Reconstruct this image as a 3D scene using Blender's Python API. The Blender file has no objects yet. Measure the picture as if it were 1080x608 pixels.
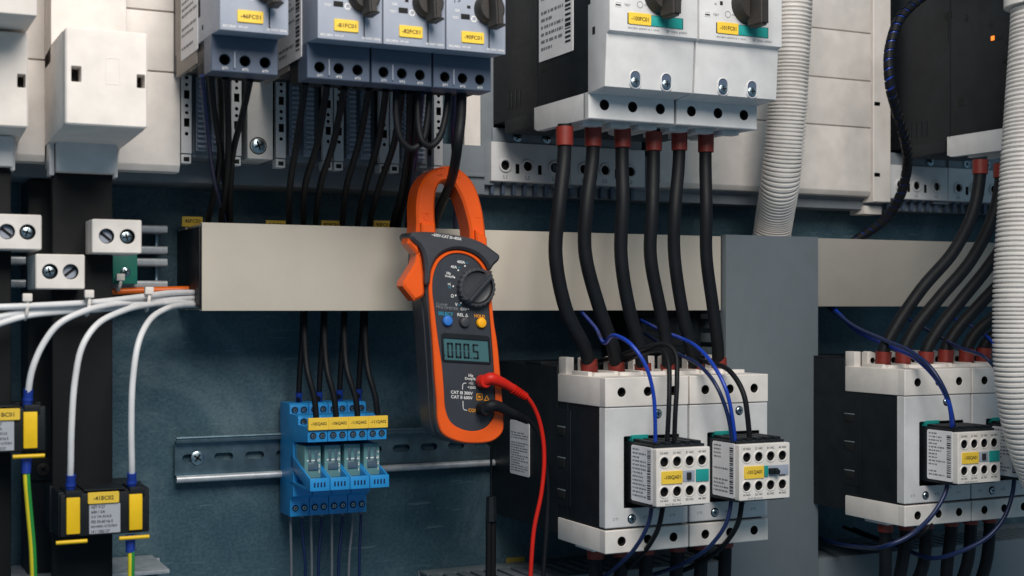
import bpy, bmesh, math, random
from mathutils import Vector, Matrix
from mathutils.geometry import tessellate_polygon
random.seed(7)
S = 0.001                      # everything below is written in millimetres
scene = bpy.context.scene
COL = scene.collection

# ---------------------------------------------------------------- camera, light, exposure
CAM_D = 1083.0                 # distance of the lens from the mounting plate
YAW = math.atan(698 / 1450)
HY = 325.0
cam = bpy.data.cameras.new('camera')
cam.sensor_width = 36.0
cam.lens = 1450 / 1080 * 36.0
cam.shift_y = (HY - 304) / 1080
cam.clip_start = 0.01
cam.clip_end = 50
cam.dof.use_dof = True
cam.dof.focus_distance = 1.10
cam.dof.aperture_fstop = 10
camo = bpy.data.objects.new('camera', cam)
COL.objects.link(camo)
camo.location = (0, -CAM_D * S, 0)
camo.rotation_euler = (math.radians(90), 0, -YAW)
scene.camera = camo

world = bpy.data.worlds.new('World')
scene.world = world
world.use_nodes = True
bg = world.node_tree.nodes['Background']
bg.inputs['Color'].default_value = (0.31, 0.47, 0.60, 1)
bg.inputs['Strength'].default_value = 0.36

def lamp(name, loc, target, size, power, color, spread):
    l = bpy.data.lights.new(name, 'AREA')
    l.shape = 'RECTANGLE'
    l.size = size[0]; l.size_y = size[1]
    l.energy = power
    l.color = color
    o = bpy.data.objects.new(name, l)
    COL.objects.link(o)
    o.location = Vector((loc[0], -loc[1], loc[2])) * S
    d = (Vector((target[0], -target[1], target[2])) - Vector((loc[0], -loc[1], loc[2])))
    o.rotation_euler = d.to_track_quat('-Z', 'Y').to_euler()
    l.spread = math.radians(spread)
    return o
lamp('key_lamp', (225, 955, 700), (470, 100, 130), (0.6, 0.6), 8.7, (1.0, 0.93, 0.85), 140)

scene.view_settings.view_transform = 'Standard'
scene.view_settings.look = 'None'
scene.view_settings.exposure = 0.0
scene.view_settings.gamma = 1.0

ca, sa = math.cos(YAW), math.sin(YAW)
def at(px, py, o):
    """point (X, out, Z) in mm seen at a photo position, lying o mm out from the mounting plate"""
    a = (px - 540) / 1450; b = (HY - py) / 1450
    t = (CAM_D - o) / (ca - sa * a)
    return ((sa + ca * a) * t, o, b * t)
def AX(px, o): return at(px, 300, o)[0]
def AZ(px, py, o): return at(px, py, o)[2]

# ---------------------------------------------------------------- materials
def lin(c):
    return tuple(((v / 255) / 12.92 if v / 255 <= 0.04045 else ((v / 255 + 0.055) / 1.055) ** 2.4) for v in c)
def mat(name, rgb, rough=0.5, metal=0.0, var=0.08, vscale=60, bump=0.0, bscale=900, emit=0, spec=0.5, coat=0.0, trans=0.0, wear=0.05):
    m = bpy.data.materials.new(name)
    m.use_nodes = True
    nt = m.node_tree; n = nt.nodes; L = nt.links
    b = n['Principled BSDF']
    c = lin(rgb)
    tc = n.new('ShaderNodeTexCoord')
    no = n.new('ShaderNodeTexNoise'); no.inputs['Scale'].default_value = vscale; no.inputs['Detail'].default_value = 6
    L.new(tc.outputs['Object'], no.inputs['Vector'])
    r = n.new('ShaderNodeValToRGB')
    r.color_ramp.elements[0].position = 0.3; r.color_ramp.elements[1].position = 0.7
    r.color_ramp.elements[0].color = tuple(v * (1 - var) for v in c) + (1,)
    r.color_ramp.elements[1].color = tuple(min(1, v * (1 + var)) for v in c) + (1,)
    L.new(no.outputs['Fac'], r.inputs['Fac'])
    wn = n.new('ShaderNodeTexNoise'); wn.inputs['Scale'].default_value = 26; wn.inputs['Detail'].default_value = 9; wn.inputs['Roughness'].default_value = 0.72; wn.inputs['Distortion'].default_value = 0.8
    mpn = n.new('ShaderNodeMapping'); mpn.inputs['Scale'].default_value = (1.0, 1.0, 0.45)
    L.new(tc.outputs['Object'], mpn.inputs['Vector']); L.new(mpn.outputs['Vector'], wn.inputs['Vector'])
    wr = n.new('ShaderNodeValToRGB'); wr.color_ramp.elements[0].position = 0.34; wr.color_ramp.elements[1].position = 0.52
    wr.color_ramp.elements[0].color = (1 - wear, 1 - wear * 1.05, 1 - wear * 1.15, 1); wr.color_ramp.elements[1].color = (1, 1, 1, 1)
    L.new(wn.outputs['Fac'], wr.inputs['Fac'])
    wm = n.new('ShaderNodeMixRGB'); wm.blend_type = 'MULTIPLY'; wm.inputs['Fac'].default_value = 1.0
    L.new(r.outputs['Color'], wm.inputs['Color1']); L.new(wr.outputs['Color'], wm.inputs['Color2'])
    L.new(wm.outputs['Color'], b.inputs['Base Color'])
    n2 = n.new('ShaderNodeTexNoise'); n2.inputs['Scale'].default_value = vscale * 3.1; n2.inputs['Detail'].default_value = 4
    L.new(tc.outputs['Object'], n2.inputs['Vector'])
    mr = n.new('ShaderNodeMapRange')
    mr.inputs['To Min'].default_value = max(0.05, rough - 0.08); mr.inputs['To Max'].default_value = min(1, rough + 0.08)
    L.new(n2.outputs['Fac'], mr.inputs['Value']); L.new(mr.outputs['Result'], b.inputs['Roughness'])
    b.inputs['Metallic'].default_value = metal
    b.inputs['Specular IOR Level'].default_value = spec
    b.inputs['Coat Weight'].default_value = coat
    b.inputs['Transmission Weight'].default_value = trans
    if bump:
        nb = n.new('ShaderNodeTexNoise'); nb.inputs['Scale'].default_value = bscale; nb.inputs['Detail'].default_value = 3
        L.new(tc.outputs['Object'], nb.inputs['Vector'])
        bp = n.new('ShaderNodeBump'); bp.inputs['Strength'].default_value = bump; bp.inputs['Distance'].default_value = 0.0004
        L.new(nb.outputs['Fac'], bp.inputs['Height']); L.new(bp.outputs['Normal'], b.inputs['Normal'])
    if emit:
        b.inputs['Emission Color'].default_value = c + (1,)
        b.inputs['Emission Strength'].default_value = emit
    return m
M = {}
M['white'] = mat('white_plastic', (224, 219, 214), 0.45, bump=0.12)
M['cover'] = mat('cover_plastic', (228, 222, 217), 0.5, bump=0.10)
M['beige'] = mat('duct_plastic', (202, 194, 181), 0.5, var=0.015, wear=0.03, bump=0.15, bscale=1600)
M['greyduct'] = mat('grey_duct_plastic', (104, 114, 121), 0.5, var=0.03, wear=0.06, bump=0.15, bscale=1600)
M['shadebeige'] = mat('shaded_beige_duct_plastic', (146, 143, 137), 0.5, var=0.03, wear=0.05)  # same beige duct plastic, darkened to paint in the shade on it
M['lgrey'] = mat('light_grey_plastic', (208, 209, 211), 0.42, bump=0.12)
M['bluegrey'] = mat('blue_grey_plastic', (158, 166, 182), 0.45, bump=0.15)
M['dbluegrey'] = mat('dark_blue_grey_plastic', (76, 90, 112), 0.5, bump=0.15)  # on the small breakers: housing colour darkened for pocket shade
M['taupe'] = mat('taupe_plastic', (140, 132, 126), 0.55)
M['black'] = mat('black_plastic', (24, 29, 34), 0.5, var=0.25, bump=0.2, spec=0.3)
M['blackmatt'] = mat('black_sleeve', (13, 16, 20), 0.62, var=0.2, vscale=30, bump=0.15, spec=0.25)
M['cable'] = mat('black_cable_jacket', (18, 21, 26), 0.55, var=0.2, bump=0.1, spec=0.22)
M['hole'] = mat('hole_dark', (10, 12, 14), 0.8)
M['ink'] = mat('printed_ink', (30, 30, 32), 0.7)
M['greyink'] = mat('grey_printed_ink', (120, 124, 130), 0.7)
M['whiteink'] = mat('white_printed_ink', (228, 228, 228), 0.7)
M['yellow'] = mat('yellow_label', (238, 200, 66), 0.5, var=0.05)
M['pin'] = mat('yellow_plastic', (245, 200, 20), 0.45, var=0.1)
M['teal'] = mat('teal_plastic', (30, 150, 145), 0.45)
M['knob'] = mat('dark_knob', (40, 37, 36), 0.55, var=0.25, vscale=400, bump=0.5, bscale=1800)
M['label'] = mat('paper_label', (224, 224, 228), 0.6, var=0.05)
M['silverlabel'] = mat('silver_label', (176, 180, 190), 0.5, var=0.05)
M['red'] = mat('red_sleeve', (120, 38, 29), 0.5, var=0.15, vscale=200)
M['leadred'] = mat('red_silicone', (200, 34, 22), 0.42, spec=0.3)
M['blue'] = mat('blue_wire', (22, 62, 170), 0.35)
M['darkblue'] = mat('dark_blue_wire', (16, 34, 78), 0.4)
M['greywire'] = mat('grey_wire', (100, 106, 114), 0.4)
M['ferrule'] = mat('blue_ferrule', (24, 56, 150), 0.45)
M['whitecable'] = mat('white_cable', (224, 225, 228), 0.42)
M['conduit'] = mat('white_conduit', (222, 219, 216), 0.45, wear=0.07)
M['relayblue'] = mat('relay_blue', (36, 140, 208), 0.42, var=0.1, bump=0.15)
M['orange'] = mat('orange_plastic', (236, 92, 22), 0.32, var=0.05, bump=0.06, coat=0.15)
M['meter'] = mat('charcoal_plastic', (62, 64, 70), 0.42, var=0.1, bump=0.25, bscale=2500)
M['face'] = mat('slate_faceplate', (50, 54, 62), 0.5, var=0.1, bump=0.1)
M['lcd'] = mat('lcd_glass', (66, 106, 112), 0.3, var=0.05)
M['lcdink'] = mat('lcd_segment', (14, 34, 40), 0.5)
M['btnblue'] = mat('blue_button', (52, 118, 205), 0.4)
M['btnyellow'] = mat('amber_button', (250, 176, 24), 0.4)
M['cyanink'] = mat('cyan_ink', (30, 150, 185), 0.6)
M['amberink'] = mat('amber_ink', (240, 160, 30), 0.6)
M['green'] = mat('green_terminal', (24, 120, 104), 0.5)
M['earth_y'] = mat('earth_yellow', (220, 205, 40), 0.4)
M['earth_g'] = mat('earth_green', (40, 140, 60), 0.4)
M['steel'] = mat('zinc_steel', (140, 160, 172), 0.34, metal=0.9, var=0.2, vscale=120, bump=0.1)
M['rail'] = mat('rail_steel', (98, 120, 132), 0.4, metal=0.85, var=0.25, vscale=90, bump=0.1)
M['bright'] = mat('bright_steel', (186, 192, 198), 0.38, metal=0.45, var=0.2, vscale=120)
M['olive'] = mat('shaded_yellow_print', (140, 122, 48), 0.6)  # yellow sticker with its shade put into the colour
M['screw'] = mat('screw_steel', (170, 188, 198), 0.28, metal=1.0, var=0.2, vscale=300)
M['clear'] = mat('smoked_clear', (120, 172, 176), 0.15, trans=0.3)
M['orangecable'] = mat('orange_cable', (240, 110, 20), 0.4)
M['copper'] = mat('copper', (190, 120, 70), 0.3, metal=1.0)
M['led'] = mat('orange_led', (255, 130, 40), 0.4, emit=1.2)
M['base'] = mat('busbar_base_plastic', (124, 132, 140), 0.55)

def plate_material():
    m = bpy.data.materials.new('galvanised_plate'); m.use_nodes = True
    nt = m.node_tree; n = nt.nodes; L = nt.links; b = n['Principled BSDF']
    tc = n.new('ShaderNodeTexCoord')
    a = n.new('ShaderNodeTexNoise'); a.inputs['Scale'].default_value = 8; a.inputs['Detail'].default_value = 8; a.inputs['Roughness'].default_value = 0.65
    v = n.new('ShaderNodeTexVoronoi'); v.inputs['Scale'].default_value = 210
    nn = n.new('ShaderNodeTexNoise'); nn.inputs['Scale'].default_value = 380; nn.inputs['Detail'].default_value = 4
    for t in (a, v, nn): L.new(tc.outputs['Object'], t.inputs['Vector'])
    r = n.new('ShaderNodeValToRGB')
    r.color_ramp.elements[0].position = 0.32; r.color_ramp.elements[1].position = 0.72
    r.color_ramp.elements[0].color = lin((42, 76, 92)) + (1,)
    r.color_ramp.elements[1].color = lin((84, 112, 124)) + (1,)
    L.new(a.outputs['Fac'], r.inputs['Fac'])
    mx = n.new('ShaderNodeMixRGB'); mx.blend_type = 'MULTIPLY'; mx.inputs['Fac'].default_value = 0.55
    r2 = n.new('ShaderNodeValToRGB'); r2.color_ramp.elements[0].position = 0.40; r2.color_ramp.elements[1].position = 0.58
    r2.color_ramp.elements[0].color = (0.6, 0.62, 0.64, 1); r2.color_ramp.elements[1].color = (1, 1, 1, 1)
    L.new(nn.outputs['Fac'], r2.inputs['Fac'])
    L.new(r.outputs['Color'], mx.inputs['Color1']); L.new(r2.outputs['Color'], mx.inputs['Color2'])
    wv = n.new('ShaderNodeTexNoise'); wv.inputs['Scale'].default_value = 6.5; wv.inputs['Detail'].default_value = 10; wv.inputs['Roughness'].default_value = 0.7; wv.inputs['Distortion'].default_value = 1.6
    L.new(tc.outputs['Object'], wv.inputs['Vector'])
    r3 = n.new('ShaderNodeValToRGB'); r3.color_ramp.elements[0].position = 0.50; r3.color_ramp.elements[1].position = 0.74
    r3.color_ramp.elements[0].color = (0, 0, 0, 1); r3.color_ramp.elements[1].color = (0.4, 0.4, 0.4, 1)
    L.new(wv.outputs['Fac'], r3.inputs['Fac'])
    mw = n.new('ShaderNodeMixRGB'); mw.inputs['Color2'].default_value = lin((140, 160, 168)) + (1,)
    L.new(r3.outputs['Color'], mw.inputs['Fac']); L.new(mx.outputs['Color'], mw.inputs['Color1'])
    ms = n.new('ShaderNodeMapping'); ms.inputs['Scale'].default_value = (14, 14, 160); ms.inputs['Rotation'].default_value = (0, 0.5, 0)
    sc_ = n.new('ShaderNodeTexNoise'); sc_.inputs['Scale'].default_value = 1.6; sc_.inputs['Detail'].default_value = 5
    L.new(tc.outputs['Object'], ms.inputs['Vector']); L.new(ms.outputs['Vector'], sc_.inputs['Vector'])
    r4 = n.new('ShaderNodeValToRGB'); r4.color_ramp.elements[0].position = 0.64; r4.color_ramp.elements[1].position = 0.70
    r4.color_ramp.elements[0].color = (0, 0, 0, 1); r4.color_ramp.elements[1].color = (0.3, 0.3, 0.3, 1)
    L.new(sc_.outputs['Fac'], r4.inputs['Fac'])
    ml = n.new('ShaderNodeMixRGB'); ml.inputs['Color2'].default_value = lin((130, 150, 160)) + (1,)
    L.new(r4.outputs['Color'], ml.inputs['Fac']); L.new(mw.outputs['Color'], ml.inputs['Color1'])
    L.new(ml.outputs['Color'], b.inputs['Base Color'])
    b.inputs['Metallic'].default_value = 0.35
    mr = n.new('ShaderNodeMapRange'); mr.inputs['To Min'].default_value = 0.4; mr.inputs['To Max'].default_value = 0.7
    L.new(a.outputs['Fac'], mr.inputs['Value']); L.new(mr.outputs['Result'], b.inputs['Roughness'])
    bp = n.new('ShaderNodeBump'); bp.inputs['Strength'].default_value = 0.4; bp.inputs['Distance'].default_value = 0.0008
    L.new(nn.outputs['Fac'], bp.inputs['Height'])
    bp2 = n.new('ShaderNodeBump'); bp2.inputs['Strength'].default_value = 0.1; bp2.inputs['Distance'].default_value = 0.0006
    L.new(v.outputs['Distance'], bp2.inputs['Height']); L.new(bp.outputs['Normal'], bp2.inputs['Normal'])
    L.new(bp2.outputs['Normal'], b.inputs['Normal'])
    return m
M['plate'] = plate_material()

# ---------------------------------------------------------------- mesh builder (X, out, Z in mm)
def B(p): return Vector((p[0], -p[1], p[2]))
FRONT = Matrix(((1, 0, 0), (0, 0, -1), (0, 1, 0)))           # columns: u, v, normal  (blender axes)
LEFT = Matrix(((0, 0, -1), (-1, 0, 0), (0, 1, 0)))
TOP = Matrix(((1, 0, 0), (0, 1, 0), (0, 0, 1)))
_textcache = {}
def text_mesh(body):
    if body not in _textcache:
        c = bpy.data.curves.new('txt', 'FONT'); c.body = body; c.size = 1.0; c.resolution_u = 2; c.offset = 0.018
        c.align_x = 'CENTER'; c.align_y = 'CENTER'
        o = bpy.data.objects.new('txt', c)
        me = bpy.data.meshes.new_from_object(o)
        vs = [v.co.copy() for v in me.vertices]; fs = [tuple(p.vertices) for p in me.polygons]
        bpy.data.objects.remove(o); bpy.data.curves.remove(c); bpy.data.meshes.remove(me)
        _textcache[body] = (vs, fs)
    return _textcache[body]
def smooth_line(pts, n=8, closed=False):
    P = [Vector(p) for p in pts]; out = []; N = len(P)
    rng = range(N) if closed else range(N - 1)
    for i in rng:
        if closed: p0, p1, p2, p3 = P[(i - 1) % N], P[i], P[(i + 1) % N], P[(i + 2) % N]
        else: p0, p1, p2, p3 = P[max(i - 1, 0)], P[i], P[i + 1], P[min(i + 2, N - 1)]
        def tj(a, b): return max((b - a).length, 1e-4) ** 0.5
        t0 = 0; t1 = t0 + tj(p0, p1); t2 = t1 + tj(p1, p2); t3 = t2 + tj(p2, p3)
        for k in range(n):
            t = t1 + (t2 - t1) * k / n
            A1 = p0 * ((t1 - t) / (t1 - t0)) + p1 * ((t - t0) / (t1 - t0))
            A2 = p1 * ((t2 - t) / (t2 - t1)) + p2 * ((t - t1) / (t2 - t1))
            A3 = p2 * ((t3 - t) / (t3 - t2)) + p3 * ((t - t2) / (t3 - t2))
            B1 = A1 * ((t2 - t) / (t2 - t0)) + A2 * ((t - t0) / (t2 - t0))
            B2 = A2 * ((t3 - t) / (t3 - t1)) + A3 * ((t - t1) / (t3 - t1))
            out.append(B1 * ((t2 - t) / (t2 - t1)) + B2 * ((t - t1) / (t2 - t1)))
    if not closed: out.append(P[-1])
    return out
def rrect(x0, x1, y0, y1, r=1.0, n=4):
    pts = []
    r = min(r, (x1 - x0) / 2 - 1e-3, (y1 - y0) / 2 - 1e-3)
    for cx, cy, a0 in ((x1 - r, y1 - r, 0), (x0 + r, y1 - r, 90), (x0 + r, y0 + r, 180), (x1 - r, y0 + r, 270)):
        for k in range(n + 1):
            a = math.radians(a0 + 90 * k / n); pts.append((cx + r * math.cos(a), cy + r * math.sin(a)))
    return pts
def circ(x, y, r, n=20): return [(x + r * math.cos(2 * math.pi * k / n), y + r * math.sin(2 * math.pi * k / n)) for k in range(n)]
def inset(poly, d):
    area = sum(poly[i][0] * poly[(i + 1) % len(poly)][1] - poly[(i + 1) % len(poly)][0] * poly[i][1] for i in range(len(poly)))
    sgn = 1 if area > 0 else -1
    out = []; N = len(poly)
    for i in range(N):
        a, b, c = Vector(poly[i - 1]).to_2d(), Vector(poly[i]).to_2d(), Vector(poly[(i + 1) % N]).to_2d()
        e1 = (b - a); e2 = (c - b)
        if e1.length < 1e-6: e1 = e2
        if e2.length < 1e-6: e2 = e1
        e1.normalize(); e2.normalize()
        n1 = Vector((-e1.y, e1.x)) * sgn; n2 = Vector((-e2.y, e2.x)) * sgn
        m = n1 + n2
        if m.length < 1e-4: m = n1
        m.normalize(); k = d / max(m.dot(n1), 0.45)
        out.append((b.x + m.x * k, b.y + m.y * k))
    return out

class MB:
    def __init__(s, mat=None):
        s.bm = bmesh.new(); s.mats = []; s.cur = 0
        if mat: s.use(mat)
    def use(s, m):
        if m not in s.mats: s.mats.append(m)
        s.cur = s.mats.index(m); return s
    def merge(s, t):
        bmesh.ops.recalc_face_normals(t, faces=t.faces)
        s.merge_raw(t)
    def merge_raw(s, t):
        mp = {}
        for v in t.verts: mp[v] = s.bm.verts.new(v.co)
        for f in t.faces:
            try:
                g = s.bm.faces.new([mp[v] for v in f.verts]); g.material_index = s.cur
            except ValueError: pass
        t.free()
    def box(s, x0, x1, o0, o1, z0, z1, bev=0.6, m=None, seg=2):
        if m: s.use(m)
        t = bmesh.new(); bmesh.ops.create_cube(t, size=1)
        for v in t.verts:
            v.co = Vector((x0 + (v.co.x + .5) * (x1 - x0), -o1 + (v.co.y + .5) * (o1 - o0), z0 + (v.co.z + .5) * (z1 - z0)))
        bev = min(bev, 0.45 * min(x1 - x0, o1 - o0, z1 - z0))
        if bev > 0: bmesh.ops.bevel(t, geom=list(t.edges), offset=bev, segments=seg, affect='EDGES', profile=0.6)
        s.merge(t); return s
    def prism(s, prof, x0, x1, bev=0.5, m=None, axis='x'):
        """profile (out, z) extruded along x"""
        if m: s.use(m)
        t = bmesh.new()
        a = [t.verts.new((x0, -p[0], p[1])) for p in prof]; b = [t.verts.new((x1, -p[0], p[1])) for p in prof]
        t.faces.new(a); t.faces.new(list(reversed(b)))
        N = len(prof)
        for i in range(N): t.faces.new((a[i], b[i], b[(i + 1) % N], a[(i + 1) % N]))
        bmesh.ops.recalc_face_normals(t, faces=t.faces)
        if bev > 0: bmesh.ops.bevel(t, geom=list(t.edges), offset=bev, segments=2, affect='EDGES', profile=0.6)
        s.merge(t); return s
    def plate(s, org, frame, outline, holes=(), depth=3.0, bev=0.3, hbev=0.25, m=None, hw='hole'):
        """flat piece with real holes; (u,v) outline, its face at org, thickness going backwards"""
        if m: s.use(m)
        o = B(org)
        t = bmesh.new()
        walls = []
        def ring(poly, w): return [t.verts.new(o + frame @ Vector((p[0], p[1], w))) for p in poly]
        loops = [(outline, bev)] + [(h, -hbev) for h in holes]
        tops, mids, backs = [], [], []
        flat_t = []; flat_b = []; poly_t = []
        for poly, bv in loops:
            tp = inset(poly, bv) if bv else poly
            rt = ring(tp, 0)
            rm = ring(poly, -abs(bv)) if bv else rt
            rb = ring(poly, -depth)
            tops.append(rt); mids.append(rm); backs.append(rb)
            poly_t.append([Vector((p[0], p[1], 0)) for p in tp])
            flat_t += rt; flat_b += rb
            N = len(poly)
            for i in range(N):
                j = (i + 1) % N
                if bv: t.faces.new((rt[i], rt[j], rm[j], rm[i]))
                if poly is outline or not hw or depth < 2.5: t.faces.new((rm[i], rm[j], rb[j], rb[i]))
                else: walls.append([v.co.copy() for v in (rm[i], rm[j], rb[j], rb[i])])
        for tri in tessellate_polygon(poly_t):
            try: t.faces.new([flat_t[k] for k in tri])
            except ValueError: pass
            try: t.faces.new([flat_b[k] for k in reversed(tri)])
            except ValueError: pass
        s.merge(t)
        if walls:
            keep = s.cur; s.use(hw); t = bmesh.new()
            for q in walls: t.faces.new([t.verts.new(c) for c in q])
            s.merge_raw(t); s.cur = keep
        return s
    def cyl(s, p, q, r, r2=None, seg=20, m=None, bev=0.0):
        if m: s.use(m)
        p, q = B(p), B(q); d = q - p
        if r2 is None: r2 = r
        z = d.normalized(); x = z.orthogonal().normalized(); y = z.cross(x)
        t = bmesh.new()
        prof = [(0, r), (1, r2)]
        L = d.length
        if bev: prof = [(0, r), (1 - bev / L, r2), (1, r2 - bev)]
        rings = []
        for w, rr in prof:
            rings.append([t.verts.new(p + d * w + (x * math.cos(2 * math.pi * k / seg) + y * math.sin(2 * math.pi * k / seg)) * rr) for k in range(seg)])
        for a, b in zip(rings, rings[1:]):
            for k in range(seg): t.faces.new((a[k], a[(k + 1) % seg], b[(k + 1) % seg], b[k]))
        t.faces.new(list(reversed(rings[0]))); t.faces.new(rings[-1])
        s.merge(t); return s
    def tube(s, pts, r, seg=10, n=8, m=None, smooth=True, flat=None):
        if m: s.use(m)
        P = [B(p) for p in pts]
        if smooth and len(P) > 2: P = smooth_line(P, n)
        N = len(P)
        T = [(P[min(i + 1, N - 1)] - P[max(i - 1, 0)]).normalized() for i in range(N)]
        x = T[0].orthogonal().normalized()
        t = bmesh.new(); rings = []
        acc = 0
        for i in range(N):
            if i: acc += (P[i] - P[i - 1]).length
            x = (x - T[i] * x.dot(T[i])).normalized(); y = T[i].cross(x)
            rr = r(acc, i / (N - 1)) if callable(r) else r
            rings.append([t.verts.new(P[i] + (x * math.cos(2 * math.pi * k / seg) + y * math.sin(2 * math.pi * k / seg)) * rr) for k in range(seg)])
        for a, b in zip(rings, rings[1:]):
            for k in range(seg): t.faces.new((a[k], a[(k + 1) % seg], b[(k + 1) % seg], b[k]))
        t.faces.new(list(reversed(rings[0]))); t.faces.new(rings[-1])
        s.merge(t); return s
    def lathe(s, org, frame, prof, seg=28, m=None):
        """profile (radius, height along the frame's normal)"""
        if m: s.use(m)
        o = B(org); t = bmesh.new(); rings = []
        for r, h in prof:
            rings.append([t.verts.new(o + frame @ Vector((r * math.cos(2 * math.pi * k / seg), r * math.sin(2 * math.pi * k / seg), h))) for k in range(seg)])
        for a, b in zip(rings, rings[1:]):
            for k in range(seg): t.faces.new((a[k], a[(k + 1) % seg], b[(k + 1) % seg], b[k]))
        t.faces.new(list(reversed(rings[0]))); t.faces.new(rings[-1])
        s.merge(t); return s
    def text(s, body, org, frame, h, w=None, rot=0, m='ink', lift=0.12, shear=0.0):
        """printed characters; centre at org; h = capital height; w = total width"""
        s.use(m)
        vs, fs = text_mesh(body)
        if not vs: return s
        xs = [v.x for v in vs]; ys = [v.y for v in vs]
        cx, cy = (min(xs) + max(xs)) / 2, (min(ys) + max(ys)) / 2
        ky = h / max(max(ys) - min(ys), 1e-3)
        kx = w / max(max(xs) - min(xs), 1e-3) if w else ky
        o = B(org); R = Matrix.Rotation(rot, 3, 'Z')
        mp = [s.bm.verts.new(o + frame @ (R @ Vector(((v.x - cx) * kx + shear * (v.y - cy) * ky, (v.y - cy) * ky, 0)) + Vector((0, 0, lift)))) for v in vs]
        for f in fs:
            try: g = s.bm.faces.new([mp[i] for i in f]); g.material_index = s.cur
            except ValueError: pass
        return s
    def build(s, name, parent=None, origin=None, smooth=True):
        me = bpy.data.meshes.new(name)
        if parent is not None:
            r = parent
            while r.parent: r = r.parent
            off = Vector(r['_o'])
        else:
            off = B(origin) if origin else Vector((0, 0, 0))
        for v in s.bm.verts: v.co = (v.co - off) * S
        s.bm.to_mesh(me); s.bm.free()
        for k in s.mats: me.materials.append(M[k])
        if smooth:
            me.polygons.foreach_set('use_smooth', [True] * len(me.polygons))
            me.set_sharp_from_angle(angle=math.radians(38))
        me.update()
        o = bpy.data.objects.new(name, me); COL.objects.link(o)
        if parent is not None: o.parent = parent
        else:
            o.location = off * S
            o['_o'] = tuple(off)
        return o

def thing(name, label, cat, loc, group=None):
    o = bpy.data.objects.new(name, None); COL.objects.link(o)
    o.empty_display_size = 0.02
    o.location = B(loc) * S
    o['_o'] = tuple(B(loc))
    o['label'] = label; o['category'] = cat
    if group: o['group'] = group
    return o
def tag(o, label, cat, group=None):
    o['label'] = label; o['category'] = cat
    if group: o['group'] = group
    return o
def copy_thing(root, d, label):
    r = root.copy(); COL.objects.link(r)
    off = Vector(root['_o']) + B(d)
    r['_o'] = tuple(off); r.location = off * S
    r['label'] = label
    for ch in list(root.children):
        c = ch.copy(); COL.objects.link(c); c.parent = r
        for g in list(ch.children):
            e = g.copy(); COL.objects.link(e); e.parent = c
    return r
def screw(mb, org, frame, r, m='screw'):
    mb.lathe(org, frame, [(r, -1.5), (r, 0.4), (r * 0.8, 0.9), (0.01, 1.0)], 18, m)
    o = B(org); mb.use('hole')
    a0 = random.random() * 3
    for ang in (a0, a0 + math.pi / 2):
        t = bmesh.new(); R = Matrix.Rotation(ang, 3, 'Z')
        q = [(-r * .65, -r * .13), (r * .65, -r * .13), (r * .65, r * .13), (-r * .65, r * .13)]
        t.faces.new([t.verts.new(o + frame @ (R @ Vector((a, b, 1.12)))) for a, b in q])
        mb.merge_raw(t)
def sub_screws(part, lst):
    for org, r in lst:
        t = MB(); screw(t, org, FRONT, r); t.build('screw', part)
def print_lines(mb, org, frame, w, h, rows, seed=0, barcode=True, m='ink'):
    """tiny illegible rating print: rows of dashes and a bar code; org = lower-left corner"""
    rnd = random.Random(seed); mb.use(m); o = B(org)
    def q(u0, u1, v0, v1):
        if u1 - u0 < 0.05: return
        fs = [mb.bm.verts.new(o + frame @ Vector((a, b, 0.12))) for a, b in ((u0, v0), (u1, v0), (u1, v1), (u0, v1))]
        mb.bm.faces.new(fs).material_index = mb.cur
    x1 = w * (0.72 if barcode else 0.94)
    mb.use('greyink')
    for i in range(rows):
        if rnd.random() < .18: continue
        v = h * (0.93 - 0.88 * i / rows); hh = h * 0.36 / rows
        u = w * 0.07; end = x1 * rnd.choice((1, 1, 0.8, 0.55))
        while u < end:
            l = w * rnd.uniform(0.03, 0.13); q(u, min(u + l, end), v - hh, v); u += l + w * rnd.uniform(0.015, 0.04)
    mb.use('ink')
    if barcode:
        v = h * 0.08
        while v < h * 0.92:
            t = h * rnd.uniform(0.008, 0.03); q(w * 0.78, w * 0.94, v, v + t); v += t + h * rnd.uniform(0.01, 0.025)

# ================================================================ SETTING
b = MB('plate'); b.box(-900, 1900, -4, 0, -900, 900, 0)
o = b.build('mounting_plate', origin=(0, 0, -900)); o['kind'] = 'structure'

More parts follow.
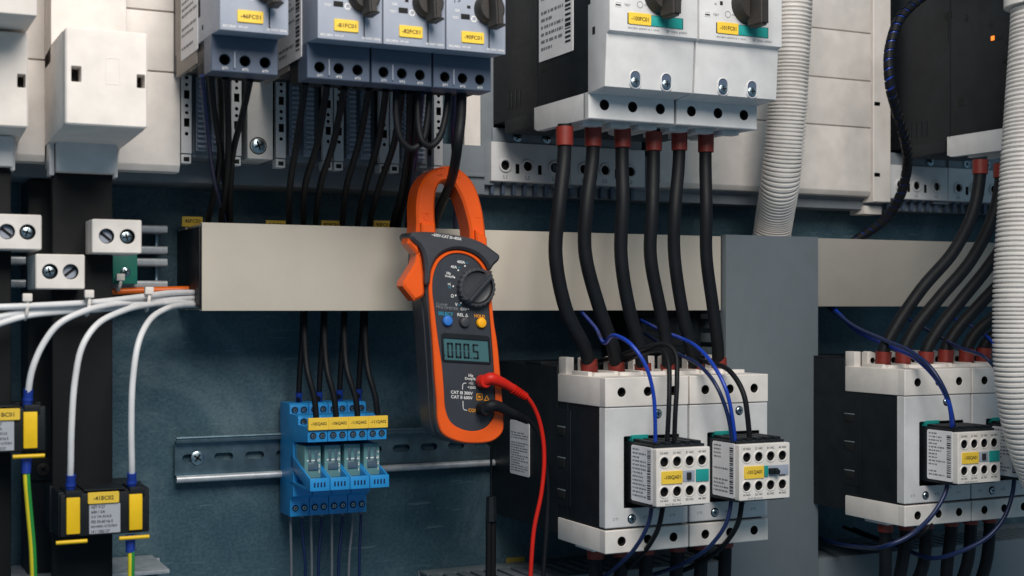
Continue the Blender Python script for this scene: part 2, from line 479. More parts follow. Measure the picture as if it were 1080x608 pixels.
# ================================================================ WIRING DUCTS
def duct(name, label, x0, x1, z0, z1, dep, mt, group, vertical=False):
    r = thing(name, label, 'wiring duct', (x0, 0, z0), group)
    if not vertical:
        MB(mt).box(x0 + .5, x1 - .5, 0.3, 2.5, z0 + 1, z1 - 1, .3).build('base_channel', r)
        w = MB(mt)
        for za, zb in ((z0 + .6, z0 + 2.4), (z1 - 2.4, z1 - .6)):
            w.box(x0 + 1, x1 - 1, 2.5, 22, za, zb, .2)
            x = x0 + 2
            while x < x1 - 10:
                w.box(x, x + 8.2, 22.01, dep - 2, za, zb, .2); x += 12.5
        w.build('slotted_wall', r)
        l = MB(mt).box(x0, x1, dep - 1.9, dep, z0, z1, .7)
        l.box(x0, x1, dep - 9, dep - 1.91, z0, z0 + .55, .1); l.box(x0, x1, dep - 9, dep - 1.91, z1 - .55, z1, .1)
        l.build('lid', r)
        if x0 < 300:
            e = MB('black').box(x0 - 1.2, x0 + .4, 1, dep - 4, z0 + 3, z1 - 3, .4); e.cyl((x0 - 2.2, 12, z0 + 16), (x0 - 1, 12, z0 + 16), 3, seg=14, bev=.4); e.build('end_cap', r)
    else:
        MB(mt).box(x0 + 1, x1 - 1, 0.3, 2.5, z0, z1, .3).build('base_channel', r)
        w = MB(mt)
        for xa, xb in ((x0 + .6, x0 + 2.4), (x1 - 2.4, x1 - .6)):
            w.box(xa, xb, 2.5, 22, z0 + 1, z1 - 1, .2)
            z = z0 + 2
            while z < z1 - 10:
                w.box(xa, xb, 22.01, dep - 2, z, z + 8.2, .2); z += 12.5
        w.build('slotted_wall', r)
        l = MB(mt).box(x0, x1, dep - 1.9, dep, z0, z1, .7)
        l.box(x0, x0 + .55, dep - 9, dep - 1.91, z0, z1, .1); l.box(x1 - .55, x1, dep - 9, dep - 1.91, z0, z1, .1)
        l.build('lid', r)
    return r
VX0, VX1 = AX(765.5, 86), AX(863, 86)
duct('wiring_duct', 'long beige horizontal wiring duct behind the clamp meter', 231.5, VX0 - 1, -2.2, 62.6, 80, 'beige', 'wiring ducts')
duct('wiring_duct', 'tall grey vertical wiring duct right of the middle contactors', VX0, VX1, -420, AZ(800, 248.5, 86), 86, 'greyduct', 'wiring ducts', True)
duct('wiring_duct', 'short shade-darkened beige horizontal wiring duct behind the slanting thick cables at right', VX1 + 2, 1250, AZ(870, 323.5, 80), AZ(870, 251.5, 80), 80, 'shadebeige', 'wiring ducts')
duct('wiring_duct', 'slotted wiring duct along the bottom below the right contactors', VX1 + 2, 1250, -300, AZ(900, 586, 80), 80, 'greyduct', 'wiring ducts')
duct('wiring_duct', 'bottom wiring duct below the clamp meter and middle contactors', 432, VX0 - 1, -290, AZ(500, 617, 80), 80, 'greyduct', 'wiring ducts')

# ================================================================ DIN RAILS
def rail(label, x0, x1, z0, screw_x=None, out0=4.0):
    r = thing('mounting_rail', label, 'DIN rail', (x0, 0, z0), 'steel mounting rails')
    z1 = z0 + 35
    w = MB('rail')
    slots = []
    x = x0 + 6
    while x + 16 < x1 - 3:
        slots.append(rrect(x, x + 15, z0 + 14.5, z0 + 20.5, 3)); x += 25
    w.plate((0, out0 + 1.2, 0), FRONT, [(x0, z0 + 5), (x1, z0 + 5), (x1, z1 - 5), (x0, z1 - 5)], slots, 1.1, .1, .1)
    # bent side walls and lips
    for zz, sg in ((z0 + 5, -1), (z1 - 5, 1)):
        prof = [(out0, zz), (out0, zz + sg * 1.1), (out0 + 6.4, zz + sg * 1.1), (out0 + 6.4, zz + sg * 5), (out0 + 7.5, zz + sg * 5), (out0 + 7.5, zz)]
        w.prism(prof, x0, x1, .25)
    for zz, rr in ((z0 + 2.0, 2.9), (z1 - 1.2, 1.2)): w.tube([(x0, out0 + 6.9, zz), (x1, out0 + 6.9, zz)], rr, 12, m='bright' if rr > 2 else 'rail', smooth=False)  # lower lip in brighter steel: its highlight is painted in by material
    w.build('rail_profile', r)
    if screw_x:
        s = MB(); screw(s, (screw_x, out0 + 2.0, z0 + 17.5), FRONT, 5.2); s.build('screw', r)
    return r
rz = AZ(190, 508, 7)
rail('long slotted steel mounting rail carrying the blue relays', 227.5, 505, rz, AX(207, 2))
def stub(label, za, zb_, o_=34):
    xa, xb = 100, AX(177, o_)
    r = thing('rail_stub', label, 'rail stub', (xa, 3, za), 'short steel rail stubs')
    for z_ in (za, zb_ - 6): MB('bright').prism([(o_ - 24, z_), (o_ - 1, z_), (o_, z_ + 1), (o_, z_ + 5), (o_ - 1, z_ + 6), (o_ - 24, z_ + 6)], xa, xb, .6).build('flange', r)
    x_ = AX(164, 12); MB('steel').box(x_, x_ + 2.5, 8, 12, za + 6, zb_ - 6, .3).build('post', r)
zA = AZ(160, 268, 34); stub('upper of two short steel rail stubs right of the white screw terminals', zA, AZ(160, 237.5, 34))
zB = AZ(160, 304.5, 34); stub('lower short steel rail stub carrying the green terminal', zB, AZ(160, 272.5, 34))
g = thing('green_terminal', 'green earth terminal on the lower rail stub', 'terminal', (AX(118, 34), 32, zB + 2))
gx0, gx1 = AX(118, 40), AX(144, 40)
t = MB('green').box(gx0, gx1, 32, 44, zB + 3, zB + 30, .8); t.build('body', g)
t = MB(); screw(t, ((gx0 + gx1) / 2, 44.4, zB + 12), FRONT, 3.6); t.build('screw', g)
t = MB('bright'); pz = AZ(150, 603, 70)
t.box(100, AX(179, 70), 4, 70, pz - 3, pz, .6); t.box(100, AX(170, 10), 2, 5, pz - 14, pz - 3, .6)
tag(t.build('steel_bracket', origin=(AX(118, 30), 2, pz - 12)), 'bright steel bracket end at the bottom beside the right hand busbar', 'bracket')

# ================================================================ UPPER BUSBAR SYSTEM: base, cover panels
def panel(label, x0, x1, z0, z1, o1, cuts):
    r = MB('cover'); bounds = [z0] + cuts + [z1]
    ys = list(zip(bounds, bounds[1:]))
    r.box(x0 + .5, x1 - .5, 30, o1 - 3, z0 + 6, z1, .5)
    for i, (a, c) in enumerate(ys):
        if i == 0:
            r.prism([(o1 - 12, a), (o1 - 3, a + .5), (o1, a + 5), (o1, c - .6), (o1 - 14, c - .6), (o1 - 14, a)], x0, x1, .5)
        else: r.box(x0, x1, o1 - 14, o1, a + .6, c - .6, .6)
    o = r.build('busbar_cover', origin=(x0, 30, z0))
    return tag(o, label, 'cover panel', 'busbar cover panels')
LP = 100
zl = AZ(160, 181, LP)
panel('white cover panel strips between the white fuse cover and the left breakers', AX(48, LP) + 1.5, AX(190, LP), zl, 330, LP, [AZ(160, 75, LP), AZ(160, 11, LP)])
panel('white cover panel strips behind and left of the two white fuse covers', 20, AX(47.5, LP), zl + 3, 330, LP, [AZ(40, 63, LP)])
RP = 45
panel('white cover panel strips behind the corrugated conduit at upper right', 645, AX(918.5, RP), AZ(880, 206, RP), 330, RP, [AZ(880, 132.5, RP), AZ(880, 82.5, RP), AZ(880, 31.5, RP)])
# strips flanking the large devices
for px0, px1, yb, lab in ((489, 506, 193, 'narrow white upright cover strip left of the middle busbar adapter'), (920, 938, 213, 'narrow white upright cover strip at the left of the black breaker')):
    x0, x1 = AX(px0, RP), AX(px1, RP); zb = AZ(px0, yb, RP)
    t = MB('cover').plate((0, RP + 2, 0), FRONT, [(x0, zb), (x1, zb), (x1, 330), (x0, 330)],
          [[(x0 + 1, zz), (x0 + 8, zz), (x0 + 8, zz + 3.6), (x0 + 1, zz + 3.6)] for zz in (zb + 24, zb + 92)], 16, .5, .2)
    t.box(x0 + 1, x1 - 1, 18, 28, zb + 4, 330, .3, 'hole')
    t.use('cover').box(x0, x1, 12, 34, zb - 11, zb - 3, .5)
    tag(t.build('cover_strip', origin=(x0, RP, zb)), lab, 'cover strip', 'white cover strips')
t = MB('base')
bzl = AZ(300, 197, 55)
t.box(20, 470, 4, 55, bzl, bzl + 40, 1.2); t.box(20, 470, 55, 58, bzl + 14, bzl + 17, .6)
tag(t.build('busbar_support', origin=(20, 4, bzl)), 'dark grey busbar support rail below the left breakers', 'busbar support', 'busbar supports')
t = MB('base'); bzr = AZ(800, 217, 30)
t.box(474, 1250, 4, 30, bzr, bzr + 40, 1.2); t.box(474, 1250, 30, 33, bzr + 9, bzr + 12, .6)
tag(t.build('busbar_support', origin=(474, 4, bzr)), 'dark grey busbar support rail running under the upper right panels', 'busbar support', 'busbar supports')

# ================================================================ BUSBAR ADAPTERS (ribbed) below the small breakers
def ribbed_adapter(x0, label):
    z0 = AZ(300, 167, LP); z1 = z0 + 150; W = 44
    r = thing('busbar_adapter', label, 'busbar adapter', (x0, 40, z0), 'ribbed busbar adapters')
    t = MB('base').box(x0 + 9, x0 + W - 9, 40, LP - 12, z0 + 2, z1, .5)
    t.box(x0 + .2, x0 + W - .2, 56, LP - 14, z0 - 1, z1, .4); t.build('body', r)
    t = MB('bluegrey')
    for xa in (x0 + 12, x0 + 23.5):
        t.box(xa, xa + 7, LP - 12, LP - 6, z0 + 3, z1, .2)
        z = z0 + 5
        while z < z1 - 4:
            t.box(xa + .6, xa + 6.4, LP - 6, LP - 2.5, z, z + 1.7, .2); z += 3.6
    t.build('rib_column', r)
    for xa in (x0, x0 + W - 8):
        hs = []
        for k in range(7):
            zc = z0 + 14 + 20 * k
            hs.append(circ(xa + 4, zc, 1.3, 12)); hs.append([(xa + 2.2, zc + 5), (xa + 6, zc + 5), (xa + 6, zc + 11), (xa + 2.2, zc + 11)])
            hs.append(circ(xa + 4, zc + 15, 1.2, 12))
        t = MB('lgrey').plate((0, LP, 0), FRONT, [(xa + .2, z0), (xa + 7.6, z0), (xa + 7.6, z1), (xa + .2, z1)], hs, 5, .3, .15)
        t.box(xa + 1, xa + 7, LP - 14, LP - 6, z0 + 9, z1, .2, 'hole')
        t.box(xa + .4, xa + 7.4, LP - 12, LP - 1, z0 - 7, z0 - .6, .4, 'lgrey')
        t.box(xa + 2, xa + 6, LP - 1.2, LP - .7, z0 - 5.5, z0 - 2.5, .1, 'hole')
        t.build('side_rail', r)
    return r
a1 = AX(191, LP); a2 = AX(291, LP)
ad = ribbed_adapter(a1, 'ribbed grey busbar adapter directly under the leftmost small breaker')
names = ['ribbed grey busbar adapter right of the white screw plate', 'ribbed grey busbar adapter under the second breaker of the trio', 'ribbed grey busbar adapter behind the looping black wires']
for i in range(3): copy_thing(ad, (a2 + 44.5 * i - a1, 0, 0), names[i])
sp0, sp1 = AX(261, LP), AX(288, LP); spz = AZ(275, 168, LP)
r = thing('spacer_plate', 'white spacer plate with one big screw between the adapters', 'spacer plate', (sp0, 40, spz))
MB('white').box(sp0, sp1, 60, LP, spz, spz + 150, .8).build('plate', r)
t = MB(); p = at(272.5, 154, LP + .6); t.lathe((p[0], LP - .2, p[2]), FRONT, [(6.4, -1), (6.4, .35), (5.6, .4), (5.6, .1), (.01, .1)], 24, 'hole'); screw(t, (p[0], LP + .9, p[2]), FRONT, 5.0); t.build('screw', r)

# ================================================================ SMALL MOTOR BREAKERS
def small_breaker(x0, label):
    W = 43.6; zf = AZ(335, 40, 240); zb = AZ(317, 82, 216); z1 = zb + 97
    r = thing('small_breaker', label, 'circuit breaker', (x0, LP, zb), 'small blue grey motor breakers')
    t = MB('black').box(x0 + .6, x0 + W - .6, LP + 2, 172, zb + 15, z1, .6)
    t.box(x0 + .8, x0 + W - .8, 150, 200, zb + 9, zb + 18, .5)
    t.build('rear_body', r)
    t = MB('taupe').box(x0, x0 + 3, LP + 14, 176, zb + 11, zb + 28, .5)
    t.box(x0 + .1, x0 + 2, LP + 10, 150, zb + 27, z1, .3); t.build('side_clip', r)
    # front housing, over a slanted terminal pocket
    t = MB('bluegrey').prism([(172, zf + 1), (219, zf + 1), (240, zf - .2), (240, z1), (172, z1)], x0, x0 + W, .7)
    t.box(x0 - .15, x0 + 1, 181, 187, zf + 18, zf + 30, .05, 'hole'); t.box(x0 - .15, x0 + 1, 181, 187, zf + 45, zf + 57, .05)
    t.box(x0 - .15, x0 + 1, 192, 195, zf + 8, zf + 11, .05)
    # windows and printing on the face
    t.box(x0 + 10.5, x0 + 17, 239.5, 240.15, zf + 21, zf + 24.6, .05, 'hole'); t.box(x0 + 15, x0 + 17.5, 239.5, 240.15, zf + 28.5, zf + 30.5, .05)
    t.use('hole').box(x0 + 30.8, x0 + 31.6, 239.6, 240.12, zf + 3, zf + 18, .02)
    t.text('TEST', (x0 + 6.6, 240, zf + 21.6), FRONT, 1.6, m='whiteink'); t.text('10A', (x0 + 8, 240, zf + 26.5), FRONT, 1.8, m='whiteink')
    t.text('OFF', (x0 + 24.6, 240, zf + 21.6), FRONT, 1.9, m='whiteink'); t.text('ON', (x0 + 36, 240, zf + 52), FRONT, 2.0, m='whiteink')
    t.use('whiteink').plate((0, 240.2, 0), FRONT, circ(x0 + 20, zf + 21.8, 2.2, 20), [circ(x0 + 20, zf + 21.8, 1.35, 20)], .15, 0, 0)
    t.text('I >', (x0 + 8, 240, zf + 33), FRONT, 3.2, m='ink')
    t.text('IEC/EN', (x0 + 5.8, 240, zf + 2.4), FRONT, 1.5, 8, m='whiteink'); t.text('60A gG', (x0 + 14.5, 240, zf + 2.4), FRONT, 1.5, 6, m='whiteink')
    t.text('3P 690V 50Hz', (x0 + 36, 240, zf + 2.4), FRONT, 1.5, 13, m='whiteink')
    t.build('front_housing', r)
    hs = [circ(x0 + W * k, zb + 7.6, 3.5, 24) for k in (.2, .5, .8)]
    t = MB('dbluegrey').plate((0, 217, 0), FRONT, [(x0 + .2, zb), (x0 + W - .2, zb), (x0 + W - .2, zf + 1), (x0 + .2, zf + 1)], hs, 20, .5, .4)  # shade under the overhang painted in as a darker housing tone
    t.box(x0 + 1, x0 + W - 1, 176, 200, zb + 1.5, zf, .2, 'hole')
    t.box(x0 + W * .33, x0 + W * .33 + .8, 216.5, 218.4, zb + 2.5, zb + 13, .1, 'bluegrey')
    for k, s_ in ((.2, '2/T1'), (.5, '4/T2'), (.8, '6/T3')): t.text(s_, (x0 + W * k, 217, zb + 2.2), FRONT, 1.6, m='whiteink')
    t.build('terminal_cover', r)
    t = MB('knob').lathe((x0 + 30.5, 240, zf + 29), FRONT, [(10.5, 0), (10.2, 5), (8.5, 8), (.01, 8)], 26)
    R = Matrix.Rotation(math.radians(3), 3, 'Z')
    q = bmesh.new(); bmesh.ops.create_cube(q, size=1)
    for v in q.verts:
        tpr = 1.0 if v.co.z < 0 else 0.75
        v.co = B((x0 + 30.5, 240, zf + 29)) + FRONT @ (R @ Vector((v.co.x * 6.6 * tpr, v.co.y * 25 - 1.5, 4 + (v.co.z + .5) * 15)))
    bmesh.ops.bevel(q, geom=list(q.edges), offset=1.1, segments=2, affect='EDGES'); t.merge(q)
    t.build('rotary_knob', r)
    return r, zf, zb, z1
XB = [205.7, 268.4, 312.9, 357.4]
def marker(parent, xc, o, zc, w, h, txt, name='marker_label', frame=FRONT):
    t = MB('yellow').plate((xc, o + .9, zc), frame, rrect(-w / 2, w / 2, -h / 2, h / 2, .8), (), .9, .15)
    t.text(txt, (xc, o + .9, zc), frame, h * .36, w * .78, m='ink')
    return t.build(name, parent)
def rating(parent, x, o0, o1, z0, z1, seed, barcode=True):
    t = MB('label').plate((x - .5, 0, 0), LEFT, rrect(o0, o1, z0, z1, 1), (), .5, .05)
    print_lines(t, (x - .5, o0, z0), LEFT, o1 - o0, z1 - z0, 15, seed, barcode)
    return t.build('rating_label', parent)
sb, zf, zb, z1 = small_breaker(XB[0], 'small grey breaker standing apart at far left, marked -46FC01')
others = [copy_thing(sb, (XB[i] - XB[0], 0, 0), l) for i, l in ((1, 'small grey breaker marked -81FC01, first of the joined trio'), (2, 'small grey breaker marked -82FC01, middle of the joined trio'), (3, 'small grey breaker marked -90FC01, next to the black breaker side'))]
for r, x, tx in zip([sb] + others, XB, ('-46FC01', '-81FC01', '-82FC01', '-90FC01')):
    marker(r, x + 19, 240, zf + 9.2, 16.4, 7.6, tx)
zr0 = AZ(197, 64.5, 135)
rating(sb, XB[0], 131, 181, zr0, zr0 + 75, 3, False)
zr0 = AZ(297, 72, 160)
rating(others[0], XB[1], 150, 206, zr0, zr0 + 70, 4)

# ================================================================ LARGE MOTOR BREAKERS
def large_breaker(x0, label, W=75.0):
    zA = AZ(641, 31.6, 235); zB = AZ(639, 91, 229); zC = AZ(620, 97, 204); zD = AZ(620, 125, 204); z1 = zD + 165
    r = thing('large_breaker', label, 'circuit breaker', (x0, 36, zD), 'large white motor breakers')
    t = MB('black').box(x0 + .7, x0 + W - .7, 36, 203, zC - 4, z1, .8)
    t.box(x0 + .7, x0 + W - .7, 60, 112, zC - 14, zC - 3, .8)
    for k in range(4): t.box(x0 + .2, x0 + 1.4, 66 + k * 7, 67.4 + k * 7, zC + 4, zC + 18, .1)
    t.box(x0 + .3, x0 + 1.4, 118, 118.8, zC - 2, z1, .1); t.box(x0 + .35, x0 + 1.4, 128, 135, zA - 14, zA - 5, .2, 'hole')
    t.build('rear_body', r)
    t = MB('lgrey').prism([(203, zB - 2), (228, zB), (230.5, zA - 1.2), (235, zA), (235, z1), (203, z1)], x0, x0 + W - .8, .8)
    t.box(x0 - .2, x0 + 1, 210, 214, zA + 1, zA + 6.5, .1, 'hole')
    t.box(x0 - .2, x0 + 1, 203, 207, zA + 24, zA + 34, .1, 'hole')
    f = 235
    subs = []
    for k in (.33, .68):
        zc = zB + 8; oc = 228.6
        t.plate((0, oc + 1.0, 0), FRONT, rrect(x0 + W * k - 5, x0 + W * k + 5, zB - .5, zB + 13.2, 4.9, 8), [rrect(x0 + W * k - 4.1, x0 + W * k + 4.1, zB + .2, zB + 12.4, 4, 8)], 1.6, .5, .3, m='lgrey')
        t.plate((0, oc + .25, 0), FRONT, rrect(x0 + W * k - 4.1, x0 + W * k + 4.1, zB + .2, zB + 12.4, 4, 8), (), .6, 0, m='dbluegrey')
        subs.append(((x0 + W * k, oc + .6, zB + 4.8), 3.5))
    # window, dial ring and print
    t.plate((0, f + .3, 0), FRONT, rrect(x0 + 4, x0 + 10, zA + 17, zA + 21, 1), [rrect(x0 + 4.8, x0 + 9.2, zA + 17.8, zA + 20.2, .5)], .4, .1, .1, m='lgrey')
    t.box(x0 + 4.8, x0 + 9.2, f - .3, f + .1, zA + 17.8, zA + 19, .05, 'hole')
    t.text('TEST', (x0 + 14.5, f, zA + 19), FRONT, 1.7, m='greyink')
    t.plate((0, f + .2, 0), FRONT, circ(x0 + 25, zA + 20.3, 2.5), [circ(x0 + 25, zA + 20.3, 2.1)], .2, 0, 0, m='greyink')
    t.text('OFF', (x0 + 30.5, f, zA + 20.3), FRONT, 1.8, m='greyink'); t.text('0 I', (x0 + 58, f, zA + 24), FRONT, 2.4, m='greyink')
    t.box(x0 + 13, x0 + 14.5, f - .3, f + 1.2, zA + 27, zA + 29, .3, 'lgrey'); t.box(x0 + 18, x0 + 20.5, f - .4, f + .1, zA + 26.5, zA + 29.5, .1, 'hole')
    t.text('IEC/EN 60947-4-1 VDE', (x0 + 28, f, zA + 3), FRONT, 1.3, 26, m='greyink'); t.text('3P 50A 690V', (x0 + 56, f, zA + 3), FRONT, 1.9, 18, m='greyink')
    t.box(x0 + 14.6, x0 + 61.5, f - .4, f + .15, zA + 5.6, zA + 13.6, .1, 'hole')
    sub_screws(t.build('front_housing', r), subs)
    t = MB('teal').box(x0 + 34, x0 + 60.5, f - .2, f + .8, zA + 5.8, zA + 13.2, .2); t.build('teal_marker', r)
    hs = [circ(x0 + W * k, (zC + zD) / 2 + 1, 4.0, 24) for k in (.18, .5, .82)]
    t = MB('lgrey').plate((0, 204, 0), FRONT, [(x0 + .3, zD), (x0 + W - 1.2, zD), (x0 + W - 1.2, zC), (x0 + .3, zC)], hs, 8, .6, .3)
    t.box(x0 + 6.9, x0 + W - 7.9, 115.5, 196.8, zC - 9, zC - .4, .3)
    t.prism([(115, zD + 2.5), (120, zD + .5), (199, zD + .05), (199, zC), (115, zC)], x0 + .3, x0 + 7, .3)
    t.prism([(115, zD + 2.5), (120, zD + .5), (199, zD + .05), (199, zC), (115, zC)], x0 + W - 8, x0 + W - 1.2, .3)
    for k in (.34, .66): t.box(x0 + W * k - 3, x0 + W * k + 3, 118, 197, zD + .8, zC - 6, .5)
    t.box(x0 + 1, x0 + W - 2, 186, 197.5, zD + 4, zC - 1, .2, 'hole')
    for k in (.18, .5, .82):
        t.box(x0 + W * k - 8, x0 + W * k + 8, 176, 186, zD - 2.5, zD + 3, .5, 'lgrey')
    t.build('terminal_block', r)
    t = MB('knob').lathe((x0 + 43, f, zA + 29), FRONT, [(15, 0), (14.6, 5), (12, 9), (.01, 9)], 30)
    q = bmesh.new(); bmesh.ops.create_cube(q, size=1)
    for v in q.verts:
        tpr = 1.0 if v.co.z < 0 else 0.72
        v.co = B((x0 + 43, f, zA + 29)) + FRONT @ Vector((v.co.x * 10 * tpr, v.co.y * 34 - 1.5, 5 + (v.co.z + .5) * 17))
    bmesh.ops.bevel(q, geom=list(q.edges), offset=1.6, segments=3, affect='EDGES'); t.merge(q); t.build('rotary_knob', r)
    return r, zA, zB, zC, zD
XL = [485.0, 560.6]
lb, lzA, lzB, lzC, lzD = large_breaker(XL[0], 'large white breaker marked -100FC01 with its black side showing')
lb2 = copy_thing(lb, (XL[1] - XL[0], 0, 0), 'large white breaker marked -101FC01 beside the corrugated conduit')
XR = AX(940, 40)
lb3 = copy_thing(lb, (XR - XL[0], 0, 0), 'large black sided breaker at upper right behind the thick conduit')
for r, x, tx in ((lb, XL[0], '-100FC01'), (lb2, XL[1], '-101FC01')):
    marker(r, x + 24.6, 235, lzA + 9.9, 18.6, 8.4, tx)
rz0 = AZ(570, 62, 140)
rating(lb, XL[0] + .5, 124, 180, rz0, rz0 + 95, 11)
# fittings on the black side at the far right
t = MB('hole')
p = at(1000, 17, 100)
def on_side(px, py, x):
    # point on the plane X = x seen at a photo position
    a = (px - 540) / 1450; bb = (HY - py) / 1450
    k = x / (sa + ca * a)
    return (x, CAM_D - k * (ca - sa * a), bb * k)
xs = XR + .6
for px, py, r_ in ((1000, 17.5, 4.4), (1045, 27, 2.6), (1062, 44, 2.6)):
    q = on_side(px, py, xs); t.cyl((xs + .5, q[1], q[2]), (xs - .25, q[1], q[2]), r_)
for px, py, w, h in ((1019, 19, 3, 6), (1054, 40, 8, 4), (1060, 63, 6, 5)):
    q = on_side(px, py, xs); t.box(xs - .3, xs + .5, q[1] - w / 2, q[1] + w / 2, q[2] - h / 2, q[2] + h / 2, .1)
q0, q1 = on_side(1000, 22, xs), on_side(1000, 45, xs); t.box(xs - .2, xs + .4, q0[1] - .3, q0[1] + .3, q1[2], q0[2], .05)
t.build('side_openings', lb3)
q = on_side(1047, 40.5, xs); t = MB('led').box(xs - .4, xs + .5, q[1] - 1.9, q[1] + 1.9, q[2] - 2, q[2] + 2, .3); t.build('orange_indicator', lb3)

# ================================================================ HOLED BUSBAR ADAPTERS under the large breakers
def holed_adapter(x0, label, W=75.0):
    zb = AZ(520, 191, 42); zt = AZ(520, 157, 42) + 6
    r = thing('terminal_adapter', label, 'busbar adapter', (x0, 4, zb), 'white busbar adapters with terminal holes')
    hs = []
    for k in (.17, .45, .79):
        hs.append(circ(x0 + W * k, zb + 13.5, 4, 22))
        if k < .7: hs.append([(x0 + W * k + 10, zb + 7), (x0 + W * k + 13.4, zb + 7), (x0 + W * k + 13.4, zb + 15), (x0 + W * k + 10, zb + 15)])
    t = MB('lgrey').plate((0, 42, 0), FRONT, [(x0, zb), (x0 + W - .6, zb), (x0 + W - .6, zt), (x0, zt)], hs, 6, .5, .3)
    t.box(x0, x0 + W - .6, 12, 36, zb, zt, .4)
    t.box(x0 + 3, x0 + W - 3, 33, 36.3, zb + 2, zt - 3, .1, 'hole')
    for k in (.17, .45, .79): t.plate((0, 43.6, 0), FRONT, circ(x0 + W * k, zb + 13.5, 6, 24), [circ(x0 + W * k, zb + 13.5, 4.2, 24)], 1.7, .5, .3, m='lgrey')
    for k, s_ in ((.17, 'L1'), (.45, 'L2'), (.79, 'L3')): t.text(s_, (x0 + W * k, 42, zb + 4), FRONT, 3.2, m='greyink')
    t.build('front_plate', r)
    MB('base').box(x0 - 15, x0 + 4, 9, 38, zb - 3, 330, .6).build('back_strip', r)
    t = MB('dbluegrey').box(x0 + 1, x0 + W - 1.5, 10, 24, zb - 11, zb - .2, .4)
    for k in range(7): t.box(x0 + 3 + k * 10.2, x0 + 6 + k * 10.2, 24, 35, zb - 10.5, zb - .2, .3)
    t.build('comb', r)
    t = MB('base').box(x0 + 2, x0 + W - 3, 12, 40, zt, zt + 12, .5)
    sub_screws(t.build('clamp_bar', r), [((x0 + W * k, 41, zt + 5), 4) for k in (.33, .7)])
    return r
ha = holed_adapter(482, 'white adapter with round terminal holes right of the meter jaw')
copy_thing(ha, (75, 0, 0), 'white adapter with round terminal holes behind the six thick cables')
hx = AX(938, 42) - 482
copy_thing(ha, (hx, 0, 0), 'white adapter with round terminal holes behind the spiral wrapped cable')
copy_thing(ha, (hx + 75, 0, 0), 'white adapter with terminal holes behind the cables beside the thick conduit')

